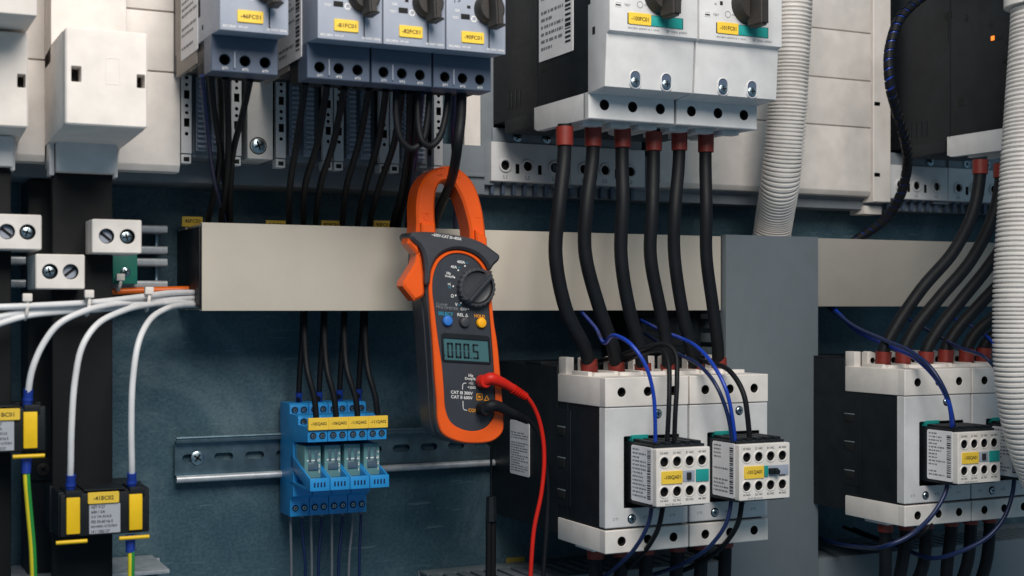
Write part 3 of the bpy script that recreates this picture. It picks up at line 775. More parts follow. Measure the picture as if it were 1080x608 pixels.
# ================================================================ CONTACTORS
CX = [498.4, 571.8]; CW = 72.6
cT0, cT1 = -73.0, -51.4; cF0 = -162.0; cB0, cB1 = -180.6, -163.6
def contactor(x0, label):
    W = CW
    r = thing('contactor', label, 'contactor', (x0, 8, cB0), 'white and black power contactors')
    t = MB('black').box(x0 + 1, x0 + W - 1.6, 100, 198, cF0 - 3, cT0 + 4, .8)
    t.box(x0 + .4, x0 + 1.6, 60, 150, cF0 + 8, cT0 - 6, .3)
    for zz, hh in ((-92, 7), (-116, 8), (-141, 7)):
        t.box(x0 + .1, x0 + 1.4, 128, 129, zz - hh, zz, .1); t.box(x0 + .1, x0 + 1.4, 128, 142, zz - .8, zz, .1, 'base'); t.box(x0 - .05, x0 + 1.2, 130, 141, zz - hh, zz - 1, .1, 'hole'); t.use('black')
    t.box(x0 + .3, x0 + 1.3, 145, 145.8, cF0, cT0, .1)
    t.build('rear_body', r)
    t = MB('black').box(x0 + .5, x0 + W - 1.2, 8, 128, cB0 + 4, cT1 + 6, 1.0)
    t.box(x0 + .5, x0 + 20, 70, 100, cT1 + 6, cT1 + 8, .3)
    sub_screws(t.build('base_block', r), [((x0 + 8, 128.6, cT1 + 2), 2.6)])
    rec = rrect(x0 + 16, x0 + 64, -148, -95, 1.0)
    t = MB('lgrey').plate((0, 205, 0), FRONT, rrect(x0 + .2, x0 + W - .8, cF0, cT0 - .5, .8), [rec], 9, .7, .4)
    t.box(x0 + 14, x0 + 66, 190, 196.5, -150, -93, .2, 'hole')
    for xc, zc in ((x0 + 45, cT0 - 6), (x0 + 22.5, cF0 + 6)):
        t.lathe((xc, 205.1, zc), FRONT, [(3.6, -1), (3.6, .05), (.01, .06)], 20, 'hole')
    for k, s_ in ((.12, '2 T1'), (.48, '4 T2'), (.8, '6 T3')): t.text(s_, (x0 + W * k, 205, cF0 + 6.5), FRONT, 1.9, m='greyink')
    t.text('A1  A2', (x0 + 48, 205, cF0 + 11.5), FRONT, 1.5, m='greyink')
    sub_screws(t.build('front_cover', r), [((x0 + 45, 205.3, cT0 - 6), 2.8), ((x0 + 22.5, 205.3, cF0 + 6), 2.8)])
    t = MB('teal').box(x0 + 22, x0 + 36, 196.5, 206.5, -98.5, -94, .4); t.build('teal_slider', r)
    for nm, za, zb_, up in (('upper_terminal_block', cT0, cT1, 1), ('lower_terminal_block', cB0, cB1, -1)):
        zc = (za + zb_) / 2
        hs = [circ(x0 + W * k, zc, 3.5, 24) for k in (.19, .5, .81)]
        t = MB('white').plate((0, 205.5, 0), FRONT, rrect(x0, x0 + W - .6, za, zb_, .7), hs, 8, .6, .3)
        t.box(x0, x0 + W - .6, 130, 197.5, za, zb_, .9)
        t.box(x0 + 3, x0 + W - 3, 190, 197.8, za + 3, zb_ - 3, .1, 'hole')
        t.use('white')
        if up > 0:
            for k in (.19, .5, .81):
                xc = x0 + W * k
                t.box(xc - 9, xc + 9, 172, 180, zb_ - 1, zb_ + 2.6, .5)
                t.box(xc - 12, xc - 8.4, 150, 176, zb_ - 1, zb_ + 3.2, .5)
            for k in (.34, .66, .97):
                xc = x0 + W * k - 3
                t.plate((0, 140, 0), FRONT, [(xc - 5, zb_ - 1), (xc + 6, zb_ - 1), (xc + 6, zb_ + 11), (xc - 2, zb_ + 13), (xc - 5, zb_ + 12)], [circ(xc + .5, zb_ + 5, 2.6, 14)], 8, .4, .2)
                t.cyl((xc + .5, 133, zb_ + 5), (xc + .5, 135, zb_ + 5), 3.4, m='hole'); t.use('white')
            t.box(x0 + 2, x0 + 9, 128, 140, zb_ - 1, zb_ + 13, .6)
        else:
            for k in (.19, .5, .81):
                xc = x0 + W * k
                t.box(xc - 9, xc + 9, 150, 178, za - 3, za + 1, .5)
        t.build(nm, r)
    return r
def aux_block(x0, label, style=0):
    z0, z1 = -142.0, -100.6; W = 45.5; f = 246
    r = thing('auxiliary_contact_block', label, 'contact block', (x0, 200, z0), 'auxiliary contact blocks on the contactors')
    t = MB('black').box(x0 + .5, x0 + W - 1.5, 200, 241, z0 - 1.5, z1 + 2, .6)
    for k in range(5): t.box(x0 + 4 + k * 8.5, x0 + 9 + k * 8.5, 206, 238, z1 + 1.5, z1 + 4, .5)
    t.build('housing', r)
    xs_ = [x0 + 6.4 + 10.7 * k for k in range(4)]
    hs = [circ(x, z0 + 10.5, 3.5, 22) for x in xs_] + [circ(x, z1 - 9.5, 3.5, 22) for x in xs_]
    t = MB('white').plate((0, f, 0), FRONT, rrect(x0, x0 + W, z0, z1, 1), hs, 6, .5, .3)
    for x in xs_:
        for zc in (z0 + 10.5, z1 - 9.5):
            t.plate((0, f + .5, 0), FRONT, circ(x, zc, 4.6, 22), [circ(x, zc, 3.6, 22)], .6, .25, .15, m='white')
    t.box(x0 + 1, x0 + W - 1, 239, 242, z0 + 1, z1 - 1, .2, 'hole')
    for x, s_ in zip(xs_, ('13 NO', '21 NC', '31 NC', '43 NO')): t.text(s_, (x, f, z1 - 3.2), FRONT, 1.6, 6.6, m='ink')
    for x, s_ in zip(xs_, ('14 NO', '22 NC', '32 NC', '44 NO')): t.text(s_, (x, f, z0 + 4.2), FRONT, 1.6, 6.6, m='ink')
    t.text('AUX BLOCK', (x0 + 14, f, z0 + 1.5), FRONT, 1.2, 14, m='greyink')
    t.build('front_plate', r)
    zm = (z0 + z1) / 2 + .4
    t = MB()
    if style == 0:
        t.box(x0 + 22, x0 + 32, f - .5, f + .5, zm - 4, zm + 4, .2, 'bluegrey'); t.box(x0 + 25, x0 + 28.6, f, f + 1.6, zm - 2.6, zm + 2.6, .3, 'ink')
        t.box(x0 + 33, x0 + W - 1.6, f - .3, f + .9, zm - 4.4, zm + 4.4, .3, 'teal')
    else:
        t.box(x0 + 22, x0 + W - 1.5, f - .5, f + .4, zm - 4, zm + 4, .2, 'bluegrey'); t.box(x0 + 21.6, x0 + 25, f - .3, f + 1, zm - 4, zm + 4, .2, 'teal')
        t.box(x0 + 25.5, x0 + 33, f, f + 3, zm - 2.5, zm + 2, .6, 'black'); t.cyl((x0 + 31, f + 2, zm - .6), (x0 + 31, f + 5, zm - .6), 2, m='black'); t.box(x0 + 35, x0 + 41, f, f + .7, zm - 4, zm - 3.2, .1, 'ink')
    t.build('switch_strip', r)
    tl = MB('label').plate((x0 - .2, 0, 0), LEFT, rrect(211, 240, z0 + 1, z1 + .2, 1.6), (), .8, .1)
    print_lines(tl, (x0 - .2, 211, z0 + 1), LEFT, 29, z1 - z0, 13, int(x0))
    tl.build('rating_label', r)
    return r, zm
c1 = contactor(CX[0], 'contactor carrying the -100QA01 block, black side exposed beside the red test lead')
c2 = copy_thing(c1, (CX[1] - CX[0], 0, 0), 'contactor carrying the -101QA01 block, right of its twin and left of the grey duct')
dxr = 780.6 - 498.4
c3 = copy_thing(c1, (dxr, 0, 0.6), 'right hand contactor beside the grey vertical duct, black side showing')
c4 = copy_thing(c1, (dxr + 73.4, 0, 0.6), 'rightmost contactor partly behind the thick white conduit')
t = MB('label').plate((CX[0] - .1, 0, 0), LEFT, rrect(44, 80, AZ(550, 501, 60), AZ(550, 444, 60), 1.6), (), .6, .1)
print_lines(t, (CX[0] - .1, 44, AZ(550, 501, 60)), LEFT, 36, 38, 16, 5, barcode=False); t.build('rating_label', c1)
AXS = [515.0, 515.0 + 73.0]
x1 = AX(692.5, 246); x2 = AX(780, 246)
for x, tx, st, lab in ((x1, '-100QA01', 0, 'auxiliary block marked -100QA01 with teal patch, on left middle contactor'), (x2, '-101QA01', 1, 'auxiliary block marked -101QA01 with black slider, beside the grey vertical duct'),
                       (x1 + dxr, '-105QA01', 0, 'auxiliary block on the right contactor, left of the white conduit'), (x2 + dxr, '-106QA01', 0, 'auxiliary block almost hidden by the thick white conduit')):
    r, zm = aux_block(x, lab, st)
    marker(r, x + 12.6, 246, zm - .4, 17.5, 9.2, tx)
    if x > 700: r.location.z += 0.0006

t = MB('black'); xa, xb = AX(668, 58), VX0 - 3
t.box(xa, xb, 3, 52, -64, -3, 1.0); t.box(xa + 8, xb - 6, 52, 58, -40, -8, 1.2); t.box(xa + 14, xb - 30, 58, 58.8, -20, -14, .2, 'hole'); t.box(xa + 30, xb - 14, 58, 58.8, -33, -28, .2)  # black block of unknown make, added for the dark area behind the cables
tag(t.build('added_black_block', origin=(xa, 3, -64)), 'added black box in the dark behind the six thick cables below the duct', 'black box')

# ================================================================ CABLES
def wire(name, label, cat, pts, r, m, group=None, seg=10, n=8):
    """pts: (photo x, photo y, out)"""
    P = [at(*p) for p in pts]
    t = MB(m).tube(P, r, seg, n)
    o = t.build(name, origin=P[-1])
    return tag(o, label, cat, group)
def power_cable(label, pts, r, group, s0=None, s1=None):
    at_ = lambda *p: tuple(p[1:]) if p[0] == 'w' else at(*p)
    P = [at_(*p) for p in pts]
    root = thing('power_cable', label, 'power cable', P[-1], group)
    MB('cable').tube(P, r, 16, 8).build('jacket', root)
    for s in (s0, s1):
        if s:
            a, c = at_(*s[0]), at_(*s[1])
            MB('red').cyl(a, c, r + 1.4, r + 1.2, 20, bev=.4).build('red_sleeve', root)
    return root
G6 = 'thick black cables between the large breakers and the contactors'
ords = ['leftmost', 'second', 'third', 'fourth', 'fifth', 'rightmost']
xts = [595.5, 625.5, 656.5, 689.5, 716.5, 744.5]
tops = [137, 138, 139, 142.5, 142, 144]
paths = [
 [(590, 215), (586, 270), (598, 330), (617, 368)],
 [(619, 215), (617, 265), (632, 325), (647, 368)],
 [(657, 210), (655, 270), (664, 328), (675, 368)],
 [(688, 220), (686, 270), (697, 330), (704, 370)],
 [(712, 220), (711, 265), (719, 325), (729, 370)],
 [(745, 220), (745, 270), (752, 325), (757, 365)]]
ends = [(622, 396), (651, 398), (679, 400), (706, 400), (735, 400), (759, 394)]
radii = [5.3, 5.2, 5.2, 5.1, 5.0, 5.0]
for i in range(6):
    pts = [(xts[i], tops[i] - 6, 172), (xts[i] - .5, tops[i] + 28, 172)] + [(x, y, 178 - 3 * k) for k, (x, y) in enumerate(paths[i])] + [(ends[i][0] - 1.5, ends[i][1] - 12, 163), (ends[i][0], ends[i][1], 162)]
    power_cable('thick black red sleeved cable, %s of six from the left between breakers and middle contactors' % ords[i], pts, radii[i], G6,
                ((xts[i], tops[i] - 3, 172), (xts[i], tops[i] + 17, 172)), ((ends[i][0] - 1.2, ends[i][1] - 16, 162.6), (ends[i][0], ends[i][1] + 1, 162)))
G6r = 'thick black cables slanting down to the right contactors'
rends = [(931, 384), (952, 384), (976, 384), (997, 382), (1019, 381), (1037, 380)]
rp = [[(1034, 168, 172), (1033, 190, 172), (1026, 225, 174), (1006, 265, 176), (972, 305, 172), (945, 345, 166)],
      [(1056, 172, 172), (1055, 195, 172), (1047, 230, 174), (1024, 275, 176), (992, 313, 172), (965, 347, 166)],
      [(1080, 178, 172), (1079, 205, 172), (1066, 245, 174), (1042, 282, 176), (1013, 318, 172), (989, 349, 166)],
      [(1108, 182, 172), (1104, 220, 172), (1085, 262, 174), (1058, 295, 176), (1030, 325, 172), (1008, 350, 166)],
      [(1132, 185, 172), (1126, 235, 172), (1105, 280, 174), (1075, 312, 176), (1048, 335, 172), (1029, 352, 166)],
      [(1156, 188, 172), (1148, 250, 172), (1120, 300, 174), (1090, 328, 176), (1062, 345, 172), (1044, 358, 166)]]
for i in range(6):
    e = rends[i]
    pts = rp[i] + [(e[0] + .5, e[1] - 12, 163), (e[0], e[1], 162)]
    s = rp[i][0]
    power_cable('thick slanting black cable, %s of six from the left ending on the right contactors' % ords[i], pts, 5.4, G6r,
                ((s[0], s[1] + 1, 172), (s[0] - .3, s[1] + 16, 172)), ((e[0] + 1, e[1] - 13, 162.6), (e[0], e[1] + 2, 162)))
Gd = 'thick black cables leaving the contactors downward'
for base, dz, word in ((CX[0], 0, 'middle'), (780.6, .6, 'right')):
    for i in range(6):
        X = base + (CX[1] - CX[0]) * (i // 3) + CW * (.19, .5, .81)[i % 3]; Z = cB0 + dz - 1.5; sx = (4, 1, -3, 3, -2, 5)[i]
        power_cable('thick dark cable below the %s contactors, %s of six from the left' % (word, ords[i]),
            [('w', X, 166, Z + 6), ('w', X, 166, Z - 14), ('w', X + sx * .6, 163 - i % 2 * 4, Z - 45), ('w', X + sx * 2, 150 - i % 3 * 8, Z - 95), ('w', X + sx * 3, 130, Z - 150)], 5.3, Gd,
            ('w', X, 166, Z + 2) and (('w', X, 166, Z + 2), ('w', X, 166, Z - 9)))
Gw = 'thin control wires on the middle contactors'
wire('control_wire', 'bright blue wire arching over to the left middle auxiliary block', 'wire', [(612, 328, 70), (628, 346, 130), (638, 362, 185), (648, 354, 212), (666, 364, 232), (681, 386, 240), (689, 415, 240), (691, 445, 238), (691, 474, 234)], 1.5, 'blue', Gw)
wire('control_wire', 'blue wire dropping to the right middle auxiliary block, upper of two', 'wire', [(676, 338, 70), (700, 350, 140), (735, 366, 200), (754, 388, 226), (766, 412, 238), (773, 445, 238), (776, 474, 234)], 1.5, 'blue', Gw)
wire('control_wire', 'blue wire dropping to the right middle auxiliary block, lower of two', 'wire', [(680, 352, 70), (712, 372, 170), (738, 386, 210), (756, 408, 232), (768, 440, 236), (773, 475, 234)], 1.5, 'darkblue', Gw)
wire('control_wire', 'black wire hooking over to the left middle auxiliary block, outer', 'wire', [(600, 384, 60), (645, 378, 150), (680, 367, 205), (700, 363, 218), (712, 372, 228), (714, 400, 236), (712, 440, 238), (711, 474, 234)], 1.8, 'cable', Gw)
wire('control_wire', 'black wire hooking over to the left middle auxiliary block, inner', 'wire', [(600, 390, 60), (650, 384, 150), (684, 371, 205), (699, 370, 218), (705, 384, 228), (706, 410, 236), (705, 440, 238), (703, 475, 234)], 1.8, 'cable', Gw)
wire('control_wire', 'black wire curving down to the right middle auxiliary block', 'wire', [(715, 376, 90), (745, 382, 180), (770, 392, 220), (784, 415, 236), (789, 445, 238), (791, 472, 234)], 2.0, 'cable', Gw)
wire('control_wire', 'blue wire hanging below the left middle auxiliary block', 'wire', [(688, 528, 225), (684, 552, 225), (670, 578, 215), (648, 600, 190), (620, 620, 140)], 1.6, 'darkblue', Gw)
wire('control_wire', 'black wire hanging below the left middle auxiliary block', 'wire', [(700, 528, 225), (695, 555, 225), (684, 576, 210), (668, 594, 180), (640, 615, 120)], 1.9, 'cable', Gw)
wire('control_wire', 'blue wire hanging below the right middle auxiliary block', 'wire', [(772, 522, 225), (766, 552, 225), (748, 577, 215), (722, 594, 190), (690, 606, 140)], 1.6, 'darkblue', Gw)
wire('control_wire', 'black wire hanging below the right middle auxiliary block', 'wire', [(783, 522, 225), (779, 550, 225), (766, 572, 210), (745, 590, 180), (715, 604, 120)], 2.0, 'cable', Gw)
Gwr = 'thin control wires on the right contactors'
wire('control_wire', 'blue wire looping over to the right contactor auxiliary block', 'wire', [(872, 322, 60), (900, 344, 110), (935, 360, 170), (962, 372, 210), (983, 390, 232), (998, 416, 240), (1006, 450, 234)], 1.9, 'darkblue', Gwr)
wire('control_wire', 'second blue wire beside the looping one on the right contactor', 'wire', [(872, 318, 60), (903, 348, 110), (940, 366, 170), (968, 380, 212), (989, 402, 234), (1001, 426, 240), (1004, 450, 234)], 1.9, 'blue', Gwr)
wire('control_wire', 'blue wire crossing between the slanting cables toward the conduit', 'wire', [(955, 335, 70), (985, 352, 130), (1015, 368, 200), (1040, 378, 230), (1056, 398, 236), (1075, 430, 236)], 1.5, 'darkblue', Gwr)
wire('control_wire', 'thin blue wire high between the slanting cables', 'wire', [(1000, 335, 70), (1020, 342, 130), (1042, 356, 170), (1062, 380, 190)], 1.4, 'blue', Gwr)
wire('control_wire', 'dark blue wire sagging from the right auxiliary block', 'wire', [(1001, 500, 225), (997, 520, 225), (982, 545, 225), (958, 566, 225), (935, 576, 215), (905, 577, 150), (880, 573, 90), (860, 566, 40)], 1.9, 'darkblue', Gwr)
wire('control_wire', 'dark blue wire sagging from beside the thick white conduit', 'wire', [(1070, 496, 225), (1068, 520, 225), (1058, 548, 225), (1040, 568, 220), (1010, 583, 205), (985, 589, 185), (955, 580, 140), (925, 568, 70), (900, 558, 20)], 1.9, 'darkblue', Gwr)
wire('control_wire', 'black wire swinging below the right contactors', 'wire', [(986, 545, 200), (978, 558, 205), (964, 568, 190), (945, 572, 140), (915, 566, 60), (890, 556, 15)], 1.6, 'cable', Gwr)
t = MB('yellow'); yc = at(1074, 536, 190); t.box(yc[0] - 10, yc[0] + 10, 188, 190, yc[2] - 4, yc[2] + 4, .4); tag(t.build('wire_marker', origin=yc), 'yellow wire marker under the rightmost contactor', 'wire marker')

# -------- black wires under the small breakers
Gs = 'black wires dropping from the small breakers into the duct'
zbot = 62
def drop(label, pts, m='cable', r=2.25):
    n = len(pts); P = []
    for i, (x, y) in enumerate(pts):
        P.append((x, y, 196 - (196 - 40) * (i / (n - 1)) ** 1.2))
    x, y = pts[-1]
    P.append((x, y + 12, 36))
    wire('breaker_wire', label, 'wire', P, r, m, Gs)
drop('black wire, first from the left under the leftmost breaker', [(222, 78), (226, 120), (232, 160), (227, 200), (219, 236)])
drop('black wire, second from the left under the leftmost breaker', [(238, 82), (241, 140), (239, 190), (233, 236)])
drop('slanting black wire under the right end of the leftmost breaker', [(264, 84), (256, 120), (246, 160), (243, 200), (243, 236)])
drop('dark blue wire among the black ones under the leftmost breaker', [(213, 80), (219, 140), (226, 190), (238, 236)], 'darkblue', 1.6)
wire('breaker_wire', 'short black wire behind the leftmost breaker bundle', 'wire', [(231, 80, 180), (233, 120, 140), (234, 170, 80), (238, 200, 50), (240, 245, 36)], 2.25, 'cable', Gs)
for lab, pts in (
 ('black wire, first from the left under the breaker trio', [(322, 88), (313, 150), (306, 195), (305, 238)]),
 ('black wire, second from the left under the breaker trio', [(345, 90), (335, 150), (322, 195), (320, 238)]),
 ('black wire, third from the left under the breaker trio', [(363, 93), (352, 150), (338, 195), (333, 238)]),
 ('black wire, fourth from the left under the breaker trio', [(389, 94), (380, 145), (366, 195), (361, 238)]),
 ('black wire, fifth from the left under the breaker trio', [(407, 95), (400, 145), (386, 195), (377, 238)]),
 ('black wire, sixth from the left under the breaker trio', [(424, 97), (416, 150), (399, 200), (390, 238)]),
 ('black wire left of the meter jaw, inner one', [(440, 97), (437, 150), (431, 195), (420, 238)]),
 ('black wire left of the meter jaw, outer one', [(432, 97), (431, 150), (424, 200), (414, 238)]),
 ('thin dark blue wire left of the meter jaw', [(446, 97), (440, 150), (434, 200), (429, 238)])):
    drop(lab, pts, 'darkblue' if 'blue' in lab else 'cable', 1.7 if 'blue' in lab else 2.4)
wire('breaker_wire', 'looping black wire under the last small breaker, left loop', 'wire', [(418, 92, 196), (418, 125, 196), (423, 147, 196), (434, 157, 196), (445, 150, 196), (451, 125, 196), (453, 94, 196)], 2.3, 'cable', Gs)
wire('breaker_wire', 'looping black wire under the last small breaker, right loop', 'wire', [(441, 92, 196), (441, 130, 198), (446, 150, 200), (454, 154, 200), (463, 146, 199), (470, 122, 197), (473, 95, 196)], 2.3, 'cable', Gs)
# the conductor the meter is clamped around
P = [(487, 92, 200), (486, 125, 200), (483, 150, 200), (480, 172, 186), (476, 190, 160), (470, 206, 128), (463, 222, 100), (458, 236, 70), (456, 250, 40)]
wire('clamped_wire', 'thick black wire bundle passing through the open meter jaw', 'wire', P, 3.6, 'cable')
wire('breaker_wire', 'dark blue wire behind the bundle in the meter jaw', 'wire', [(480, 96, 180), (478, 140, 150), (481, 190, 90), (480, 240, 40)], 2.0, 'darkblue', Gs)
Gm = 'yellow wire markers at the duct top'
for i, (px, lab) in enumerate(((203, 'yellow marker at the left end of the beige duct, reading 46FC01'), (291, 'yellow marker sticking up from the duct, second from left'), (349, 'yellow marker sticking up from the duct, third from left'), (404, 'yellow marker sticking up from the duct, just left of the meter'))):
    p = at(px, 238 if i else 234, 20)
    t = MB('yellow').box(p[0] - 8, p[0] + 8, 18, 20, p[2] - 4, p[2] + 4, .5)
    t.text('46FC01' if i == 0 else '81FC01' if i == 1 else '82FC01' if i == 2 else '90FC01', (p[0], 20, p[2] + .5), FRONT, 3, 12)
    tag(t.build('wire_marker', origin=p), lab, 'wire marker', Gm)

# -------- right corrugated conduits
def conduit(label, pts, R, pitch):
    P = smooth_line([B(at(*p)) for p in pts], 60)
    Ltot = sum((a - b_).length for a, b_ in zip(P, P[1:]))
    N = int(Ltot / pitch * 8)
    out = []; acc = 0; step = Ltot / N; nxt = 0
    for a, b_ in zip(P, P[1:]):
        l = (b_ - a).length
        while nxt <= acc + l and l > 0:
            q = a.lerp(b_, (nxt - acc) / l); out.append((q.x, -q.y, q.z)); nxt += step
        acc += l
    def rad(s_, f):
        u = ((s_ + 1.1 * math.sin(s_ * .043) + .5 * math.sin(s_ * .171)) / pitch) % 1.0
        return R - 2.2 * (max(0.0, math.cos(2 * math.pi * u)) ** 0.7)
    t = MB('conduit').tube(out, rad, 30, smooth=False)
    o = t.build('corrugated_conduit', origin=out[-1], smooth=True)
    return tag(o, label, 'conduit', 'white corrugated conduits')
conduit('white corrugated conduit curving down behind the grey vertical duct top', [(837, -60, 110), (836, 0, 110), (833, 60, 108), (829, 130, 104), (823, 190, 92), (816, 235, 62), (808, 290, 45)], 17.2, 3.3)
conduit('thick white corrugated conduit in the foreground at the right edge', [(1104, -60, 290), (1100, 30, 290), (1094, 120, 290), (1087, 220, 290), (1082, 320, 290), (1084, 400, 290), (1095, 460, 290), (1125, 540, 290), (1150, 640, 290)], 25, 3.55)
t = MB('white'); p = at(1099, 3, 290); t.cyl((p[0], 290, p[2] - 3), (p[0], 290, p[2] + 40), 28.5, seg=32, bev=1)
tag(t.build('conduit_collar', origin=p), 'white plain collar around the top of the thick conduit', 'collar')

# -------- spiral wrapped cable
pts = [(1010, -40, 150), (985, -12, 150), (966, 2, 150), (948, 22, 150), (938, 55, 150), (939, 90, 150), (945, 115, 140), (955, 150, 120), (957, 175, 100), (950, 205, 85), (933, 232, 65), (905, 252, 45), (890, 265, 40)]
P3 = [at(*p) for p in pts]
r = thing('spiral_wrapped_cable', 'blue cable in black spiral wrap looping over the black breaker side', 'cable', P3[-1])
MB('blue').tube(P3, 3.6, 12, 8).build('blue_core', r)
C = smooth_line([B(p) for p in P3], 40)
hel = []; acc = 0; x = Vector((1, 0, 0))
for i, c in enumerate(C):
    T = (C[min(i + 1, len(C) - 1)] - C[max(i - 1, 0)]).normalized()
    x = (x - T * x.dot(T)).normalized(); y = T.cross(x)
    if i: acc += (c - C[i - 1]).length
    a = 2 * math.pi * acc / 8.0
    q = c + (x * math.cos(a) + y * math.sin(a)) * 3.4; hel.append((q.x, -q.y, q.z))
t = MB('cable'); side = []
t0 = bmesh.new(); ra = []
for i, c in enumerate(C):
    h = B(hel[i]) - c; T = (C[min(i + 1, len(C) - 1)] - C[max(i - 1, 0)]).normalized(); hn = h.normalized()
    ra.append([t0.verts.new(c + T * a_ + hn * b_) for a_, b_ in ((-3.6, 3.4), (-3.2, 4.7), (3.2, 4.7), (3.6, 3.4))])
for a_, b_ in zip(ra, ra[1:]):
    for k in range(4): t0.faces.new((a_[k], a_[(k + 1) % 4], b_[(k + 1) % 4], b_[k]))
t.merge(t0); t.build('spiral_wrap', r)

# ================================================================ LEFT SIDE: fuse covers
def cover_block(label, x0, x1, o_up, o_low, y_split, y_bot, px_front, slots):
    zs = AZ(px_front, y_split, o_low); zb_ = AZ(px_front, y_bot, o_low)
    r = thing('fuse_cover', label, 'fuse cover', (x0, LP, zb_), 'white fuse covers')
    if o_up < o_low:
        MB('cover').box(x0, x1 - 1, LP + .5, o_up, zs - 12, 330, 1.2).build('upper_shroud', r)
    else:
        zu = AZ(38, 17, o_up)
        MB('cover').box(x0, x1 + 0, LP + .5, o_up, zu, 330, 1.4).build('upper_shroud', r)
    d = 13
    t = MB('cover').plate((0, o_low, 0), FRONT, rrect(x0, x1, zb_, zs, 1.6), slots(x0, x1, zb_, zs), d, 1.0, .3, hw='cover')
    t.prism([(LP + .6, zb_ - 3), (o_low - d, zb_ + .0), (o_low - d, zs), (o_up if o_up < o_low else LP + 8, zs + .5), (LP + .6, zs - 2)], x0, x1, .8)
    for h in slots(x0, x1, zb_, zs)[:2]:
        xs2 = [p_[0] for p_ in h]; zs2 = [p_[1] for p_ in h]
        t.box(min(xs2) - .3, max(xs2) + .3, o_low - d - .5, o_low - d + .4, min(zs2) - .3, max(zs2) + .3, .02, 'hole')
    # faint moulded rectangle
    t.use('cover').plate((0, o_low + .15, 0), FRONT, rrect((x0 + x1) / 2 - 1, (x0 + x1) / 2 + 8, (zb_ + zs) / 2 - 4, (zb_ + zs) / 2 + 13, .6), [rrect((x0 + x1) / 2 - .3, (x0 + x1) / 2 + 7.3, (zb_ + zs) / 2 - 3, (zb_ + zs) / 2 + 12.4, .4)], .4, .15, .1)
    t.build('front_cap', r)
    t = MB('lgrey').box(x0 + 5, x1 - 6, LP + .6, LP + 22, zb_ - 22, zb_ - 2, .8); t.box(x1 - 7, x1 - 4, LP + .8, LP + 16, zb_ - 24, zb_ - 2, .8); t.box(x0 + 1, x0 + 4.4, LP + .8, LP + 16, zb_ - 24, zb_ - 2, .8); t.build('lower_guide', r)
    return r
def slots_mid(x0, x1, z0, z1):
    w = x1 - x0; h = z1 - z0
    return [rrect(x0 + w * .07, x0 + w * .19, z0 + h * .44, z0 + h * .60, .4), rrect(x0 + w * .865, x0 + w * .965, z0 + h * .42, z0 + h * .56, .4)]
cover_block('white fuse cover with two dark slots, in the middle of the left side', 119.5, 169.5, 132, 200, 28, 131, 69, slots_mid)
x1c = AX(30, 155)
cover_block('white fuse cover with overhanging top at the upper left corner', x1c - 50, x1c, 202, 155, 35, 135, 30, slots_mid)

# ================================================================ insulated busbars
def busbar(label, px0, px1, o, w=8):
    x0, x1 = AX(px0, o), AX(px1, o)
    t = MB('blackmatt').box(x0, x1, o - w, o, -420, AZ(90, 150, o) + 6, 1.6)
    return tag(t.build('insulated_busbar', origin=(x0, o - w, -420)), label, 'busbar', 'insulated black busbars')
busbar('wide black insulated busbar below the middle white fuse cover', 55, 119, 112)
busbar('black insulated busbar at the left edge of the photo', -52, 12, 112)
x0, x1 = AX(30, 50), AX(55, 50)
t = MB('black').box(x0, x1 + 3, 3, 46, -420, AZ(40, 190, 46), 1.5); 
tag(t.build('busbar_holder', origin=(x0, 3, -420)), 'dark upright holder strip between the two black busbars', 'holder')

# ================================================================ terminal heads
def terminal_head(label, px0, px1, py0, py1, o, flip, depth=46):
    x0, x1 = AX(px0, o), AX(px1, o); z1_, z0_ = AZ(px0, py0, o), AZ(px0, py1, o)
    r = thing('screw_terminal', label, 'terminal block', (x0, o - depth, z0_), 'white two screw terminal heads')
    w = x1 - x0; zc = (z0_ + z1_) / 2
    hs = [circ(x0 + w * .29, zc, 5, 24), circ(x0 + w * .71, zc, 5, 24)]
    t = MB('white').plate((0, o, 0), FRONT, rrect(x0, x1, z0_, z1_, 1.2), hs, 9, .7, .3)
    t.box(x0, x1, o - depth, o - 9, z0_, z1_, .8); t.box(x0 + 3, x1 - 3, o - 9.2, o - 8.5, z0_ + 2, z1_ - 2, .05, 'hole'); t.build('body', r)
    for k, slot in ((.29, not flip), (.71, flip)):
        t = MB()
        xc = x0 + w * k
        if slot:
            t.lathe((xc, o - 6, zc), FRONT, [(4.4, -1), (4.4, 1.2), (.01, 1.4)], 20, 'bluegrey')
            q = bmesh.new(); R = Matrix.Rotation(math.radians(-38 if not flip else 38), 3, 'Z')
            q.faces.new([q.verts.new(B((xc, o - 6, zc)) + FRONT @ (R @ Vector((a, c, 1.6)))) for a, c in ((-4, -.9), (4, -.9), (4, .9), (-4, .9))]); t.use('hole'); t.merge_raw(q)
        else: screw(t, (xc, o - 4, zc), FRONT, 4.3)
        t.build('screw', r)
    return r
terminal_head('white two screw terminal head in front of the right busbar, top row', 97, 149.5, 231, 267, 140, False)
terminal_head('white terminal head in the lower row below the other two', 37.5, 89.5, 268, 305, 140, True)
terminal_head('white terminal head cropped by the left photo edge', -8, 44, 225.5, 263, 140, False)

